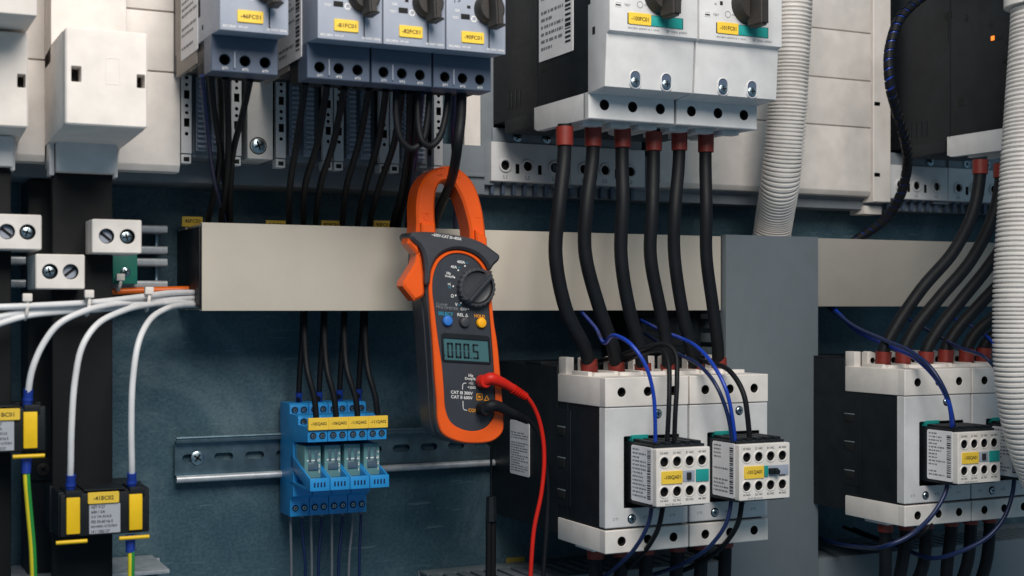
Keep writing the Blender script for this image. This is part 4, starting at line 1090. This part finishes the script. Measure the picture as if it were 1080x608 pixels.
# ================================================================ current transformers
def transformer(label, px0, px1, py_top, py_bot, o, txt, gp):
    x0, x1 = AX(px0, o), AX(px1, o); zt, z0_ = AZ(px0, py_top, o), AZ(px0, py_bot, o)
    r = thing('current_transformer', label, 'current transformer', (x0, o - 72, z0_), gp)
    t = MB('black').box(x0, x1, o - 70, o - 6, z0_ + 1, zt, 1.2)
    t.box(x0 + 1, x1 - 1, o - 6, o - 1.5, z0_ + 2, zt - 1, .8)
    t.box(x0 - 1, x1 + .6, o - 40, o - 38.6, z0_, zt + .6, .3)
    for xa in (x0 + 4, x1 - 14): t.box(xa, xa + 10, o - 28, o, zt - 4, zt + 1.5, .6)
    t.box(x0 + 16, x1 - 16, o - 60, o - 3, zt, zt + 1.2, .4)
    t.box(x1 - .6, x1 + 1.2, o - 30, o - 12, (z0_ + zt) / 2, (z0_ + zt) / 2 + .8, .2)
    t.build('body', r)
    for xa in (x0 + 4.4, x1 - 14.5):
        tcov = MB('pin').box(xa, xa + 8.6, o - 1.6, o + 1.0, z0_ + 4, zt - 3, .7).build('terminal_cover', r)
        MB('pin').cyl((xa - 6.5, o + .5, z0_ - 1), (xa + 13, o + .5, z0_ - 1), 1.3, seg=10).build('retaining_pin', tcov)
    lx0, lx1 = x0 + 19, x1 - 20
    t = MB('silverlabel').plate((0, o - 1, 0), FRONT, rrect(lx0, lx1 , z0_ + 3, zt - 8.5, .5), (), .6, .1)
    rows = ['AST 9127', '600 / 5A', '2.5 VA Kl.0,5', 'FS5 50-60 Hz E', 'Ith=60In 0,72/3kV', '14 / 1382137']
    H = zt - 8.5 - z0_ - 3
    for i, s_ in enumerate(rows):
        ww = (lx1 - lx0) * (.45 + .05 * max(0, len(s_) - 9)); ww = min(ww, (lx1 - lx0) * .92)
        t.text(s_, (lx0 + 1.2 + ww / 2, o - 1, zt - 8.5 - H * (i + .55) / 6), FRONT, H * .10, ww)
    t.build('rating_label', r)
    t = MB('yellow').plate((0, o + .2, 0), FRONT, rrect(x0 + 18, x0 + 38, zt - 8, zt - .5, .8), (), 1.2, .2)
    t.text(txt, (x0 + 28, o + .2, zt - 4.3), FRONT, 2.8, 13); t.build('marker_label', r)
    return r
GC = 'black current transformers on the busbars'
transformer('black current transformer on the right busbar, marked -41BC02', 62.5, 159.5, 521, 571, 150, '-41BC02', GC)
transformer('black current transformer cut by the left photo edge', -46, 49.5, 432, 483, 150, '-41BC01', GC)
t = MB(); p = at(45, 495, 48); screw(t, (p[0], 50, p[2]), FRONT, 4.6, 'knob'); t.box(p[0] - 8, p[0] + 8, 42, 48.6, p[2] - 8, p[2] + 8, .8, 'black')
tag(t.build('holder_screw', origin=p), 'dark screw between the two current transformers', 'screw')

# ---- white cables
GWc = 'white cables bundled from the duct end'
def white_cable(label, pts, ferr=None, r=2.1):
    P = [at(*p) for p in pts]
    root = thing('white_cable', label, 'cable', P[-1], GWc)
    MB('whitecable').tube(P, r, 12, 8).build('jacket', root)
    if ferr:
        a, c = at(*ferr[0]), at(*ferr[1])
        t = MB('ferrule').cyl(a, c, r + 1.0, r + .8, 16, bev=.3); mid = tuple((u + v) / 2 for u, v in zip(a, c)); t.cyl((mid[0], mid[1], mid[2] + 1), (mid[0], mid[1], mid[2] - 1), r + 1.3, seg=16); t.build('ferrule', root)
    return root
white_cable('white cable arching down to the left edge transformer', [(215, 314, 50), (185, 316, 75), (150, 319, 100), (115, 322, 130), (90, 328, 145), (62, 342, 150), (45, 364, 150), (34, 390, 150), (30, 412, 148), (29, 425, 145)], ((30, 411, 147), (28.5, 432, 145)))
white_cable('white cable dropping to the left terminal of the right transformer', [(215, 318, 50), (185, 319, 75), (155, 322, 110), (130, 328, 132), (103, 342, 145), (87, 365, 150), (79, 402, 150), (75.5, 450, 150), (74.5, 492, 147), (74, 505, 144)], ((75, 501, 145), (74, 522, 142)))
white_cable('white cable dropping to the right terminal of the right transformer', [(215, 322, 50), (195, 322, 75), (175, 326, 110), (157, 339, 135), (146, 362, 148), (140, 402, 150), (138.5, 450, 150), (139, 490, 147), (139, 502, 144)], ((139, 499, 145), (139, 519, 142)))
white_cable('topmost white cable running along the bundle to the left edge', [(215, 309, 50), (180, 309, 80), (150, 313, 105), (100, 319, 132), (50, 322, 142), (0, 324, 146), (-40, 324, 146)])
white_cable('middle white cable fanning out at the left edge', [(215, 313, 46), (180, 314, 75), (150, 317.5, 100), (100, 323, 128), (50, 326, 138), (15, 331, 142), (-30, 342, 146)])
white_cable('lowest white cable fanning out at the left edge', [(215, 317, 42), (160, 321, 100), (100, 327, 126), (60, 329.5, 136), (25, 334, 142), (-30, 352, 146)])
wire('orange_cable', 'orange cable behind the white cable bundle', 'cable', [(100, 309, 36), (140, 307, 38), (175, 306, 40), (215, 305, 40)], 2.6, 'orangecable')
GZ = 'translucent zip ties'
for px, py, o_, lab in ((28, 325, 141, 'zip tie nearest the left edge on the white cables'), (93, 321, 138, 'zip tie in the middle of the white cable bundle'), (156, 317, 104, 'zip tie near the duct end on the white cables'), (126, 299, 48, 'zip tie on the orange cable beside the green terminal')):
    p = at(px, py, o_); t = MB('cover')
    hgt = 7.4 if o_ > 50 else 5
    ang = []
    for k in range(25):
        a = 2 * math.pi * k / 24
        ang.append((p[0] + .8 * math.sin(a), o_ - 2 + 6.4 * math.cos(a), p[2] + hgt * math.sin(a)))
    t.tube(ang, 1.15, 8, smooth=False); t.box(p[0] - 3, p[0] + 3, o_ + 1.2, o_ + 6.2, p[2] + hgt - 3.2, p[2] + hgt + 2, .8)
    tag(t.build('zip_tie', origin=p), lab, 'zip tie', GZ)
GE = 'green and yellow earth wires'
def earth(label, pts, ferr):
    P = [at(*p) for p in pts]
    root = thing('earth_wire', label, 'wire', P[-1], GE)
    MB('earth_y').tube(P, 2.0, 12, 8).build('yellow_insulation', root)
    Q = [(p[0] + 1.0, p[1] + .9, p[2]) for p in P]
    MB('earth_g').tube(Q, 1.4, 8, 8).build('green_stripe', root)
    a, c = at(*ferr[0]), at(*ferr[1]); MB('ferrule').cyl(a, c, 3.4, 3.0, 16, bev=.3).build('ferrule', root)
earth('green and yellow earth wire under the left edge transformer', [(27, 490, 144), (28, 510, 146), (31, 545, 146), (34, 580, 146), (36, 640, 146)], ((28, 483, 144), (27.5, 500, 145)))
earth('green and yellow earth wire under the right transformer', [(137.5, 572, 144), (138, 590, 146), (137, 640, 146)], ((137.5, 564, 144), (137.5, 583, 145)))

# ================================================================ BLUE RELAYS
RW = 15.9
def relay(x0, label):
    W = RW - .4; zc = (rz + 17.5)
    zt, zb_ = AZ(293, 424, 10), AZ(293, 541, 10)
    T1, T2, T3 = AZ(306, 425, 35), AZ(315, 440, 58), AZ(324, 455, 82)
    e3 = AZ(324, 467, 82)
    r = thing('relay_module', label, 'relay', (x0, 7.8, zb_), 'blue relays on the steel rail')
    prof = [(8.2, zb_), (8.2, zt), (33, zt), (35, zt - 2), (35, T2 + 1), (56, T2 + 1), (58, T2 - 1), (58, T3 + 3), (80, T3 + 3), (82, T3), (82, e3), (44, e3 - 3), (44, zb_ + 17), (36, zb_ + 14), (36, zb_)]
    t = MB('relayblue').prism(prof, x0, x0 + W, .45); subs = []
    for ro, zz in ((35, (zt + T2) / 2 - 1), (58, (T2 + T3) / 2 + .5), (82, e3 + 4.6)):
        for k in (.27, .74):
            xc = x0 + W * k
            t.plate((0, ro + .35, 0), FRONT, circ(xc, zz, 3.3, 18), [circ(xc, zz, 2.7, 18)], .5, .15, .1, m='relayblue')
            t.cyl((xc, ro - .3, zz), (xc, ro + .12, zz), 2.7, m='hole'); subs.append(((xc, ro + .2, zz), 1.9))
    for k in (.27, .74):
        xc = x0 + W * k; zz = zb_ + 6.5
        t.plate((0, 36.4, 0), FRONT, circ(xc, zz, 3.4, 18), [circ(xc, zz, 2.7, 18)], .6, .15, .1, m='relayblue'); t.cyl((xc, 35.7, zz), (xc, 36.1, zz), 2.7, m='hole'); subs.append(((xc, 36.2, zz), 1.9))
    sub_screws(t.build('socket', r), subs)
    zr1 = e3 - 4; zr0_ = AZ(324, 505, 70)
    MB('clear').box(x0 + 1.2, x0 + W - 1.2, 45, 70, zr0_, zr1, .8).build('clear_case', r)
    t = MB('steel')
    for k in (.35, .66): t.box(x0 + W * k - 1, x0 + W * k + 1, 69.9, 70.7, zr1 - 13, zr1 - 3, .2)
    t.box(x0 + 4, x0 + W - 3.4, 69.9, 70.8, zr0_ + 6, zr0_ + 12, .5); t.box(x0 + 3, x0 + W - 3, 69.9, 70.4, zr0_ + 13, zr0_ + 14, .2, 'whiteink')
    for k in range(4): t.text('%d' % (k + 1), (x0 + W - 2.6, 70, zr0_ + 5 + 4.4 * k), FRONT, 2.4, m='whiteink')
    t.build('contacts', r)
    zc0, zc1 = AZ(326, 519, 88), AZ(326, 505.5, 88)
    t = MB('relayblue').box(x0, x0 + W, 84, 88, zc0, zc1, .6)
    t.prism([(38, zc1 + 14), (38, zc1 + 4), (84, zc0), (86, zc1)], x0, x0 + 1.4, .2); t.prism([(38, zc1 + 14), (38, zc1 + 4), (84, zc0), (86, zc1)], x0 + W - 1.4, x0 + W, .2)
    t.box(x0, x0 + W, 36, 84, zc0, zc0 + 2.2, .4)
    for k in range(4): t.box(x0 + 3 + k * 2.6, x0 + 4.2 + k * 2.6, 87.8, 88.2, zc0 + 3, zc1 - 3, .05, 'darkblue')
    t.build('retaining_lever', r)
    return r, e3
rx = AX(324.5, 82)
rm, e3 = relay(rx, 'blue relay labelled -105QA02 at the left end of the row')
rel = [rm] + [copy_thing(rm, (RW * i, 0, 0), 'blue relay labelled %s, %s' % (s_, w_)) for i, s_, w_ in ((1, '-106QA02', 'second in the row'), (2, '-110QA02', 'third in the row'), (3, '-111QA02', 'right end of the row'))]
for i, s_ in enumerate(('-105QA02', '-106QA02', '-110QA02', '-111QA02')):
    x = rx + RW * i; z0_, z1_ = e3 + 9.2, e3 + 18.4
    t = MB('yellow').plate((0, 84.5, 0), FRONT, rrect(x - .1, x + RW - .15, z0_, z1_, .5), (), 2.4, .2); t.text(s_, (x + RW / 2, 84.5, (z0_ + z1_) / 2), FRONT, 2.8, 12.4); t.build('marker_label', rel[i])
GR = 'wires entering the relays from above'
for i, (px0, px1, py1) in enumerate(((322, 333.5, 441), (343, 354.5, 440), (364, 377, 439), (386, 398, 437))):
    wire('relay_wire', ['leftmost', 'second', 'third', 'rightmost'][i] + ' black front wire entering the relays from the duct', 'wire', [(px0, 318, 40), (px0 - 1, 345, 55), (px0 + 2, 390, 74), (px1 - 2, 420, 78), (px1, py1, 77)], 2.3, 'cable', GR)
for i, (px, py) in enumerate(((315, 425), (336.5, 424), (358, 422), (378, 421))):
    P = [at(*p) for p in ((px + 5, 318, 30), (px + 4, 350, 30), (px + 1, 395, 28), (px, py - 4, 26), (px, py + 1, 24))]
    r = thing('relay_wire', ['leftmost', 'second', 'third', 'rightmost'][i] + ' rear black wire with blue ferrule above the relays', 'wire', P[-1], GR)
    MB('cable').tube(P, 2.2, 10).build('insulation', r)
    MB('ferrule').cyl(at(px + .3, py - 11, 27), at(px, py + 2, 24), 2.7, 2.5, 14).build('ferrule', r)
GRb = 'wires leaving the relays below'
for i, (px, d, m_) in enumerate(((302.5, 1, 'greywire'), (314, 5, 'darkblue'), (324, 1, 'greywire'), (335, -4, 'darkblue'), (346, 0, 'greywire'), (357, -5, 'darkblue'), (368, -5, 'greywire'), (376.5, -2, 'darkblue'))):
    py = 540 - i * .7
    px += 4; P = [at(*p) for p in ((px, py - 4, 26), (px, py + 12, 26), (px + d * .3, py + 30, 27), (px + d * .7, py + 50, 28), (px + d, py + 110, 26))]
    r = thing('relay_wire', ('thin grey' if m_ == 'greywire' else 'thin dark blue') + ' wire, %s of eight from the left below the relays' % ['first', 'second', 'third', 'fourth', 'fifth', 'sixth', 'seventh', 'last'][i], 'wire', P[-1], GRb)
    MB(m_).tube(P, 1.15, 10).build('insulation', r)
    MB('greywire').cyl(at(px, py - 2, 26), at(px, py + 7, 26), 2.1, 1.9, 14).build('ferrule', r)

# ================================================================ CLAMP METER
MO = 146.0                      # plane of its front
def mp(px, py): p = at(px, py, MO); return (p[0], p[2])
def poly(pts, n=6, closed=True): return [(v.x, v.y) for v in smooth_line([Vector((*mp(*p), 0)) for p in pts], n, closed)]
meter = thing('clamp_meter', 'orange and charcoal clamp meter hanging in front of the beige duct', 'clamp meter', at(495, 474, 118))
def ang(deg): return math.radians(deg)
TILT = math.radians(-5.2)       # reading direction of its print
# body
outl = [(447, 285), (448, 263), (458, 250), (480, 254), (505, 262), (514, 276), (518, 300), (520, 330), (523, 362), (527, 400), (529.8, 440), (529, 458), (518, 466.5), (496, 469), (478, 466), (464, 458), (459.5, 440), (457.5, 410), (455, 370), (452, 330), (449, 305)]
MB('meter').plate((0, MO, 0), FRONT, poly(outl, 5), (), 31, 1.6).build('body', meter)
t = MB('meter')                                      # broad side grip slightly behind the front shell
t.plate((0, MO - 9, 0), FRONT, inset(poly(outl, 5), -.7), (), 19, 1.2); t.build('side_grip', meter)
# orange bezel
bo = [(451.5, 300), (454, 285), (460, 273), (470, 266), (480, 264.2), (492, 266), (503, 272), (511, 282), (515, 295), (517.5, 315), (520, 340), (523.5, 362), (527, 400), (529.8, 440), (529.2, 455), (519, 464.8), (497, 467.6), (480, 465), (466, 457.5), (461.3, 446), (459.5, 420), (457.5, 395), (455.5, 361), (453, 330)]
bi = [(454.8, 302), (457, 287), (462.5, 276), (471.5, 269.2), (480.5, 267.4), (491, 269), (500.5, 274.5), (508, 284), (511.5, 297), (514, 317), (516, 340), (517.8, 362), (520, 395), (520.8, 432), (517, 444), (510, 451.5), (500, 454.6), (487.5, 453.3), (475, 446), (469, 433), (467, 410), (464.8, 384), (461.3, 361), (457.5, 330)]
MB('orange').plate((0, MO + 2.4, 0), FRONT, poly(bo, 5), [poly(bi, 5)], 6, .9, .5).build('bezel', meter)
MB('face').plate((0, MO + 1.0, 0), FRONT, inset(poly(bi, 5), -.4), (), 4, .05).build('faceplate', meter)
# shoulder guard
sh = [(430.8, 250), (433, 246), (440, 245), (452, 245.2), (464, 246.5), (480, 248.8), (495, 252), (508, 257.5), (517, 264), (524.6, 270.5), (523.5, 275), (518.5, 280), (514, 286), (510, 279), (503, 271), (492, 265.2), (480, 263), (469, 265), (459.5, 271.5), (453, 284), (450.5, 300), (447, 300), (446.5, 285), (444, 268), (439, 259), (433, 254)]
t = MB('meter').plate((0, MO + 5.5, 0), FRONT, poly(sh, 4), (), 24, 2.0)
tc = mp(468, 250.3)
t.text('~600V-CAT III~400A', (tc[0], MO + 5.5, tc[1]), FRONT, 2.3, 24, TILT * 1.35, 'whiteink', .15)
t.build('hand_guard', meter)
# jaw halves
jl = [(441.5, 264), (441.6, 236), (441.4, 215.5), (444.6, 197), (452.6, 184.2), (462, 178), (469, 175.4), (474.4, 175), (474.4, 190), (469.5, 191.2), (465.4, 194), (462.6, 200.5), (461, 211), (460.8, 228), (462, 243), (462.5, 264)]
jr = [(475, 175), (482, 177), (492, 182), (503, 196), (509.8, 216), (513, 234), (515, 258), (513, 272), (499.5, 268), (498, 243), (493.6, 223), (488.6, 208), (483.8, 198.5), (480, 192.6), (475, 190)]
def sharp(pts, n=3):
    # keep straight ends: straight-sided polygon lightly rounded
    return [(v.x, v.y) for v in smooth_line([Vector((*mp(*p), 0)) for p in pts], n, True)]
def jaw(pts, name, extra):
    t = MB('orange').plate((0, MO - 3, 0), FRONT, sharp(pts, 3), (), 20, 1.7)
    extra(t)
    return t.build(name, meter)
def step(t, pts, z=MO + 1.2): t.plate((0, z, 0), FRONT, [mp(*p) for p in pts], (), 5, 1.2, m='orange')
def exl(t):
    step(t, [(444.4, 235), (458.6, 236.5), (459.6, 252), (444.4, 250)])
    for px, py in ((467, 181),):
        c = mp(px, py); t.plate((0, MO - 2.6, 0), FRONT, rrect(c[0] - 3.4, c[0] + 3.4, c[1] - 3, c[1] + 3, .4), [rrect(c[0] - 2.9, c[0] + 2.9, c[1] - 2.5, c[1] + 2.5, .3)], .6, .1, .1); t.text('Z', (c[0], MO - 2.8, c[1]), FRONT, 3.6, m='orange', lift=.3)
    c = mp(451, 229); t.plate((0, MO - 2.6, 0), FRONT, circ(c[0], c[1], 2.2), [circ(c[0], c[1], 1.7)], .5, .1, .1, m='orange'); c = mp(451, 224.5); t.box(c[0] - 3, c[0] + 3, MO - 3.4, MO - 2.6, c[1] - .3, c[1] + .3, .1)
def exr(t):
    step(t, [(501.4, 243), (513, 250.5), (514, 266), (502.5, 262)])
    c = mp(483, 182.8); t.plate((0, MO - 2.6, 0), FRONT, rrect(c[0] - 3.2, c[0] + 3.2, c[1] - 3, c[1] + 3, .4), [rrect(c[0] - 2.7, c[0] + 2.7, c[1] - 2.5, c[1] + 2.5, .3)], .6, .1, .1)
    c = mp(506, 229); t.box(c[0] - 2.4, c[0] + 2.4, MO - 3.4, MO - 2.7, c[1] - .25, c[1] + .25, .1)
jaw(jl, 'jaw', exl); jaw(jr, 'jaw', exr)
# trigger
tr = [(437, 249), (431, 251), (429.5, 257), (439.5, 268.5), (437.5, 278), (425.5, 297), (424.6, 302), (437, 317.6), (446, 313), (447.6, 309), (446.5, 288), (444.5, 272), (441, 258)]
MB('orange').plate((0, MO + 1.5, 0), FRONT, [mp(*p) for p in tr], (), 14, 1.8).build('trigger', meter)
# dial
dc = mp(500, 303.6)
t = MB('meter')
rim = []
for k in range(96):
    a = 2 * math.pi * k / 96; rr = 14.2 + (0.55 if (k // 2) % 2 else 0)
    rim.append((dc[0] + rr * math.cos(a), dc[1] + rr * math.sin(a)))
t.plate((0, MO + 7.5, 0), FRONT, rim, [circ(dc[0], dc[1], 12.2, 48)], 7, .9, .4)
t.lathe((dc[0], MO + 1, dc[1]), FRONT, [(12.4, 0), (12.3, 3.6), (11, 4.4), (9, 3.6), (.01, 3.2)], 40, 'meter')
dial = t.build('dial', meter); t = MB('meter')
q = bmesh.new(); bmesh.ops.create_cube(q, size=1); R = Matrix.Rotation(math.radians(46), 3, 'Z')
for v in q.verts:
    k = 1 if v.co.z < 0 else .6
    v.co = B((dc[0], MO + 2, dc[1])) + FRONT @ (R @ Vector((v.co.x * 27.5, v.co.y * 7.4 * k, (v.co.z + .5) * 10)))
bmesh.ops.bevel(q, geom=list(q.edges), offset=1.0, segments=3, affect='EDGES'); t.merge(q)
t.build('grip_bar', dial)
# buttons
for px, py, m_, nm in ((471, 338.6, 'btnblue', 'button'), (489, 340, 'meter', 'button'), (506.6, 340.8, 'btnyellow', 'button')):
    c = mp(px, py); t = MB(m_).lathe((c[0], MO + 1, c[1]), FRONT, [(3.9, 0), (3.9, 1.6), (3.3, 2.6), (2, 3), (.01, 3.1)], 24); t.use('hole').lathe((c[0], MO + 1, c[1]), FRONT, [(4.5, -.2), (4.5, .12), (.01, .13)], 24); t.build(nm, meter)
# display
dsp = [mp(464.5, 353), mp(466.5, 350.8), mp(513.5, 354.6), mp(515.6, 357), mp(517.2, 382.5), mp(515.8, 384.6), mp(468, 381.8), mp(466, 380)]
win = [mp(466.8, 356.8), mp(513.6, 360), mp(515.2, 382), mp(468.2, 379.4)]
dm = thing  # (alias unused)
t = MB('black').plate((0, MO + 2.0, 0), FRONT, dsp, [win], 2.2, .4, .4); dobj = t.build('display', meter)
t = MB('lcd').plate((0, MO + 1.15, 0), FRONT, win, (), .6, 0)
def seg7(ch, u0, v0, w, h, th):
    S7 = {'0': 'abcdef', '5': 'afgcd'}[ch]; hw = w; g_ = th * .18
    R = {'a': (u0 + g_, u0 + w - g_, v0 + h - th, v0 + h), 'd': (u0 + g_, u0 + w - g_, v0, v0 + th), 'g': (u0 + g_, u0 + w - g_, v0 + h / 2 - th / 2, v0 + h / 2 + th / 2),
         'f': (u0, u0 + th, v0 + h / 2 + g_, v0 + h - g_), 'b': (u0 + w - th, u0 + w, v0 + h / 2 + g_, v0 + h - g_), 'e': (u0, u0 + th, v0 + g_, v0 + h / 2 - g_), 'c': (u0 + w - th, u0 + w, v0 + g_, v0 + h / 2 - g_)}
    return [R[c] for c in S7]
cw = mp(471.2, 377.4); rotm = Matrix.Rotation(TILT * .75, 3, 'Z'); org = B((cw[0], MO + 1.15, cw[1]))
t.use('lcdink')
def lq(u0, u1, v0, v1):
    t.bm.faces.new([t.bm.verts.new(org + FRONT @ (rotm @ Vector((a + c * -.11, c, 0)) + Vector((0, 0, .12)))) for a, c in ((u0, v0), (u1, v0), (u1, v1), (u0, v1))]).material_index = t.cur
for k, ch in enumerate('0005'):
    for q_ in seg7(ch, k * 6.6 + (.9 if k == 3 else 0), 0, 4.9, 11.2, 1.45): lq(*q_)
lq(19.0, 20.1, 0, 1.1); lq(-2.6, -1.2, 1.4, 1.9)
t.build('screen', dobj)
# printing on the face
t = MB()
def pr(s_, px, py, h, w=None, m='whiteink', rot=TILT): c = mp(px, py); t.text(s_, (c[0], MO + 1.05, c[1]), FRONT, h * 1.1, w * 1.08 if w else None, rot, m, .12, -.12)
pr('400A', 485.6, 276.6, 2.0); pr('~', 491.8, 277.4, .7, 1.6, 'cyanink'); pr('40A', 478, 281.8, 2.0); pr('~', 483.6, 282.4, .7, 1.5, 'cyanink')
pr('Hz', 472.6, 288.4, 1.9); pr('Duty%', 473.6, 292, 1.9, 6.6); pr('>I', 473, 300, 1.9); pr('+))', 473.4, 303.4, 1.6, None, 'cyanink'); pr('\u03A9', 476.4, 312.2, 2.2); pr('V', 480.6, 321.4, 2.2); pr('~', 484, 321.8, .8, 1.6, 'cyanink'); pr('OFF', 488.4, 326.4, 2.0)
for px, py in ((489.8, 280.8), (482.7, 285.3), (478.6, 293), (477.4, 302.2), (480, 311.8), (485.6, 319.8), (493.4, 326.2)): c = mp(px, py); t.cyl((c[0], MO + .9, c[1]), (c[0], MO + 1.15, c[1]), .65, seg=10, m='whiteink')
pr('CLAMP', 465.2, 321.4, 1.7, 8.6, 'greyink'); pr('MULTIMETER', 471.2, 325, 1.7, 16.5, 'greyink')
pr('SELECT', 469.4, 331.2, 2.3, 11, 'cyanink'); pr('REL \u0394', 487.4, 332.4, 2.2, 8); pr('HOLD', 505.2, 333.6, 2.2, 8, 'amberink')
pr('Hz', 496, 396.2, 2.2); pr('Duty%', 495.4, 400, 2.2, 8); pr('V\u00B7\u2295', 496, 404.4, 2.1); pr('+))\u03A9', 496.6, 409, 2.1, 6)
pr('CAT III 300V', 486.4, 414.4, 2.2, 16.5); pr('CAT II 600V', 486.4, 419.2, 2.2, 16.2); pr('COM', 498.2, 433, 2.4, 7, 'amberink')
def stroke(pts, m='whiteink', r=.28): t.tube([(*[mp(*p)[0]], MO + 1.1, mp(*p)[1]) for p in pts], r, 6, 4, m, smooth=False)
stroke([(491, 404.3), (488.4, 404.6), (487.4, 406), (487.2, 411)]); stroke([(487.6, 423), (487.8, 430), (488.8, 432.4), (492, 433)])
c = mp(505, 418.7); t.plate((0, MO + 1.3, 0), FRONT, rrect(c[0] - 2.5, c[0] + 2.5, c[1] - 2.5, c[1] + 2.5, .5), [rrect(c[0] - 1.9, c[0] + 1.9, c[1] - 1.9, c[1] + 1.9, .4)], .2, 0, 0, m='amberink'); t.plate((0, MO + 1.25, 0), FRONT, rrect(c[0] - 1, c[0] + 1, c[1] - 1, c[1] + 1, .1), (), .2, 0, m='amberink')
c = mp(512.6, 420); t.plate((0, MO + 1.3, 0), FRONT, [(c[0] - 2.4, c[1] - 2), (c[0] + 2.4, c[1] - 2), (c[0], c[1] + 2.3)], [[(c[0] - 1.3, c[1] - 1.4), (c[0] + 1.3, c[1] - 1.4), (c[0], c[1] + 1.1)]], .2, 0, 0, m='amberink')
t.build('printed_markings', meter)
for px, py in ((508.6, 404.2), (511.5, 431.6)):
    c = mp(px, py); MB('black').lathe((c[0], MO + 1, c[1]), FRONT, [(5.6, 0), (5.4, 1.6), (4.2, 1.8), (.01, 1.8)], 26).build('socket', meter)
# a loop at the bottom with lanyard
# test leads
def lead(label, m, plug, cable, r=2.2):
    P = [at(*p) for p in plug]
    root = thing('test_lead', label, 'test lead', P[0], 'test leads plugged into the clamp meter')
    t = MB(m)
    def rad(s_, f):
        return 4.5 - 1.5 * max(0, (f - .4) / .6)
    t.tube(P, rad, 18, 6)
    t.lathe(P[0], FRONT, [(4.9, -5), (5.0, 0), (4.9, 2.4), (4.2, 3.6), (.01, 3.8)], 22)
    t.build('plug', root)
    Q = [at(*p) for p in cable]
    t = MB(m)
    a = B(Q[0]); d = (B(Q[1]) - a)
    for k in range(6):
        c = a + d * (k / 6); e = c + d * .085
        t.cyl((c.x, -c.y, c.z), (e.x, -e.y, e.z), 3.7 - .14 * k, seg=16, bev=.4)
    t.cyl(Q[0], Q[1], 2.1, 1.9, 14); t.build('strain_relief', root)
    MB(m).tube(Q, r, 12, 8).build('cable', root)
    return root
lead('red test lead plugged into the upper meter socket', 'leadred', [(511, 402.6, 154), (517, 399.5, 157), (524, 401.5, 157), (533, 405.5, 156), (541, 410, 155)],
     [(540.5, 410, 155), (556, 419.5, 153), (566, 436, 151), (572, 458, 150), (574, 485, 150), (571, 520, 150), (563, 560, 150), (559, 620, 150)], 1.65)
lead('black test lead plugged into the COM meter socket', 'cable', [(511, 431.5, 154), (517, 428.5, 157), (524, 428.5, 157), (534, 433, 156), (543, 437.5, 155)],
     [(542, 437.2, 155), (558, 444.5, 151), (568, 458, 148), (574, 480, 146), (578, 515, 145), (576, 560, 145), (572, 620, 145)], 1.65)
# hanging dark cable below the meter
P = [at(*p) for p in ((518, 466, 100), (518, 500, 100), (518, 530, 100))]
r = thing('hanging_cable', 'dark braided cable hanging from a thin strap under the meter', 'cable', at(517, 640, 98))
MB('cable').tube(P, 1.0, 8).build('strap', r)
a, c = at(518, 524, 100), at(518, 550, 100)
MB('black').cyl(a, c, 4.0, 4.8, 8, bev=.4).build('crimp_sleeve', r)
t = MB('blackmatt')
for k in range(2): t.tube([at(515.5 + 4.6 * k, 546, 100), at(515.5 + 4.4 * k, 575, 99), at(515 + 4.4 * k, 640, 98)], 2.5, 10)
t.build('braided_sleeve', r)
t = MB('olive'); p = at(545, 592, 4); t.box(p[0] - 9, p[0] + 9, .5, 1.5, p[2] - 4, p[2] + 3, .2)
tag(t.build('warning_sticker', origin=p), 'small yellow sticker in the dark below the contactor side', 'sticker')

for o in bpy.data.objects:
    if '_o' in o.keys(): del o['_o']
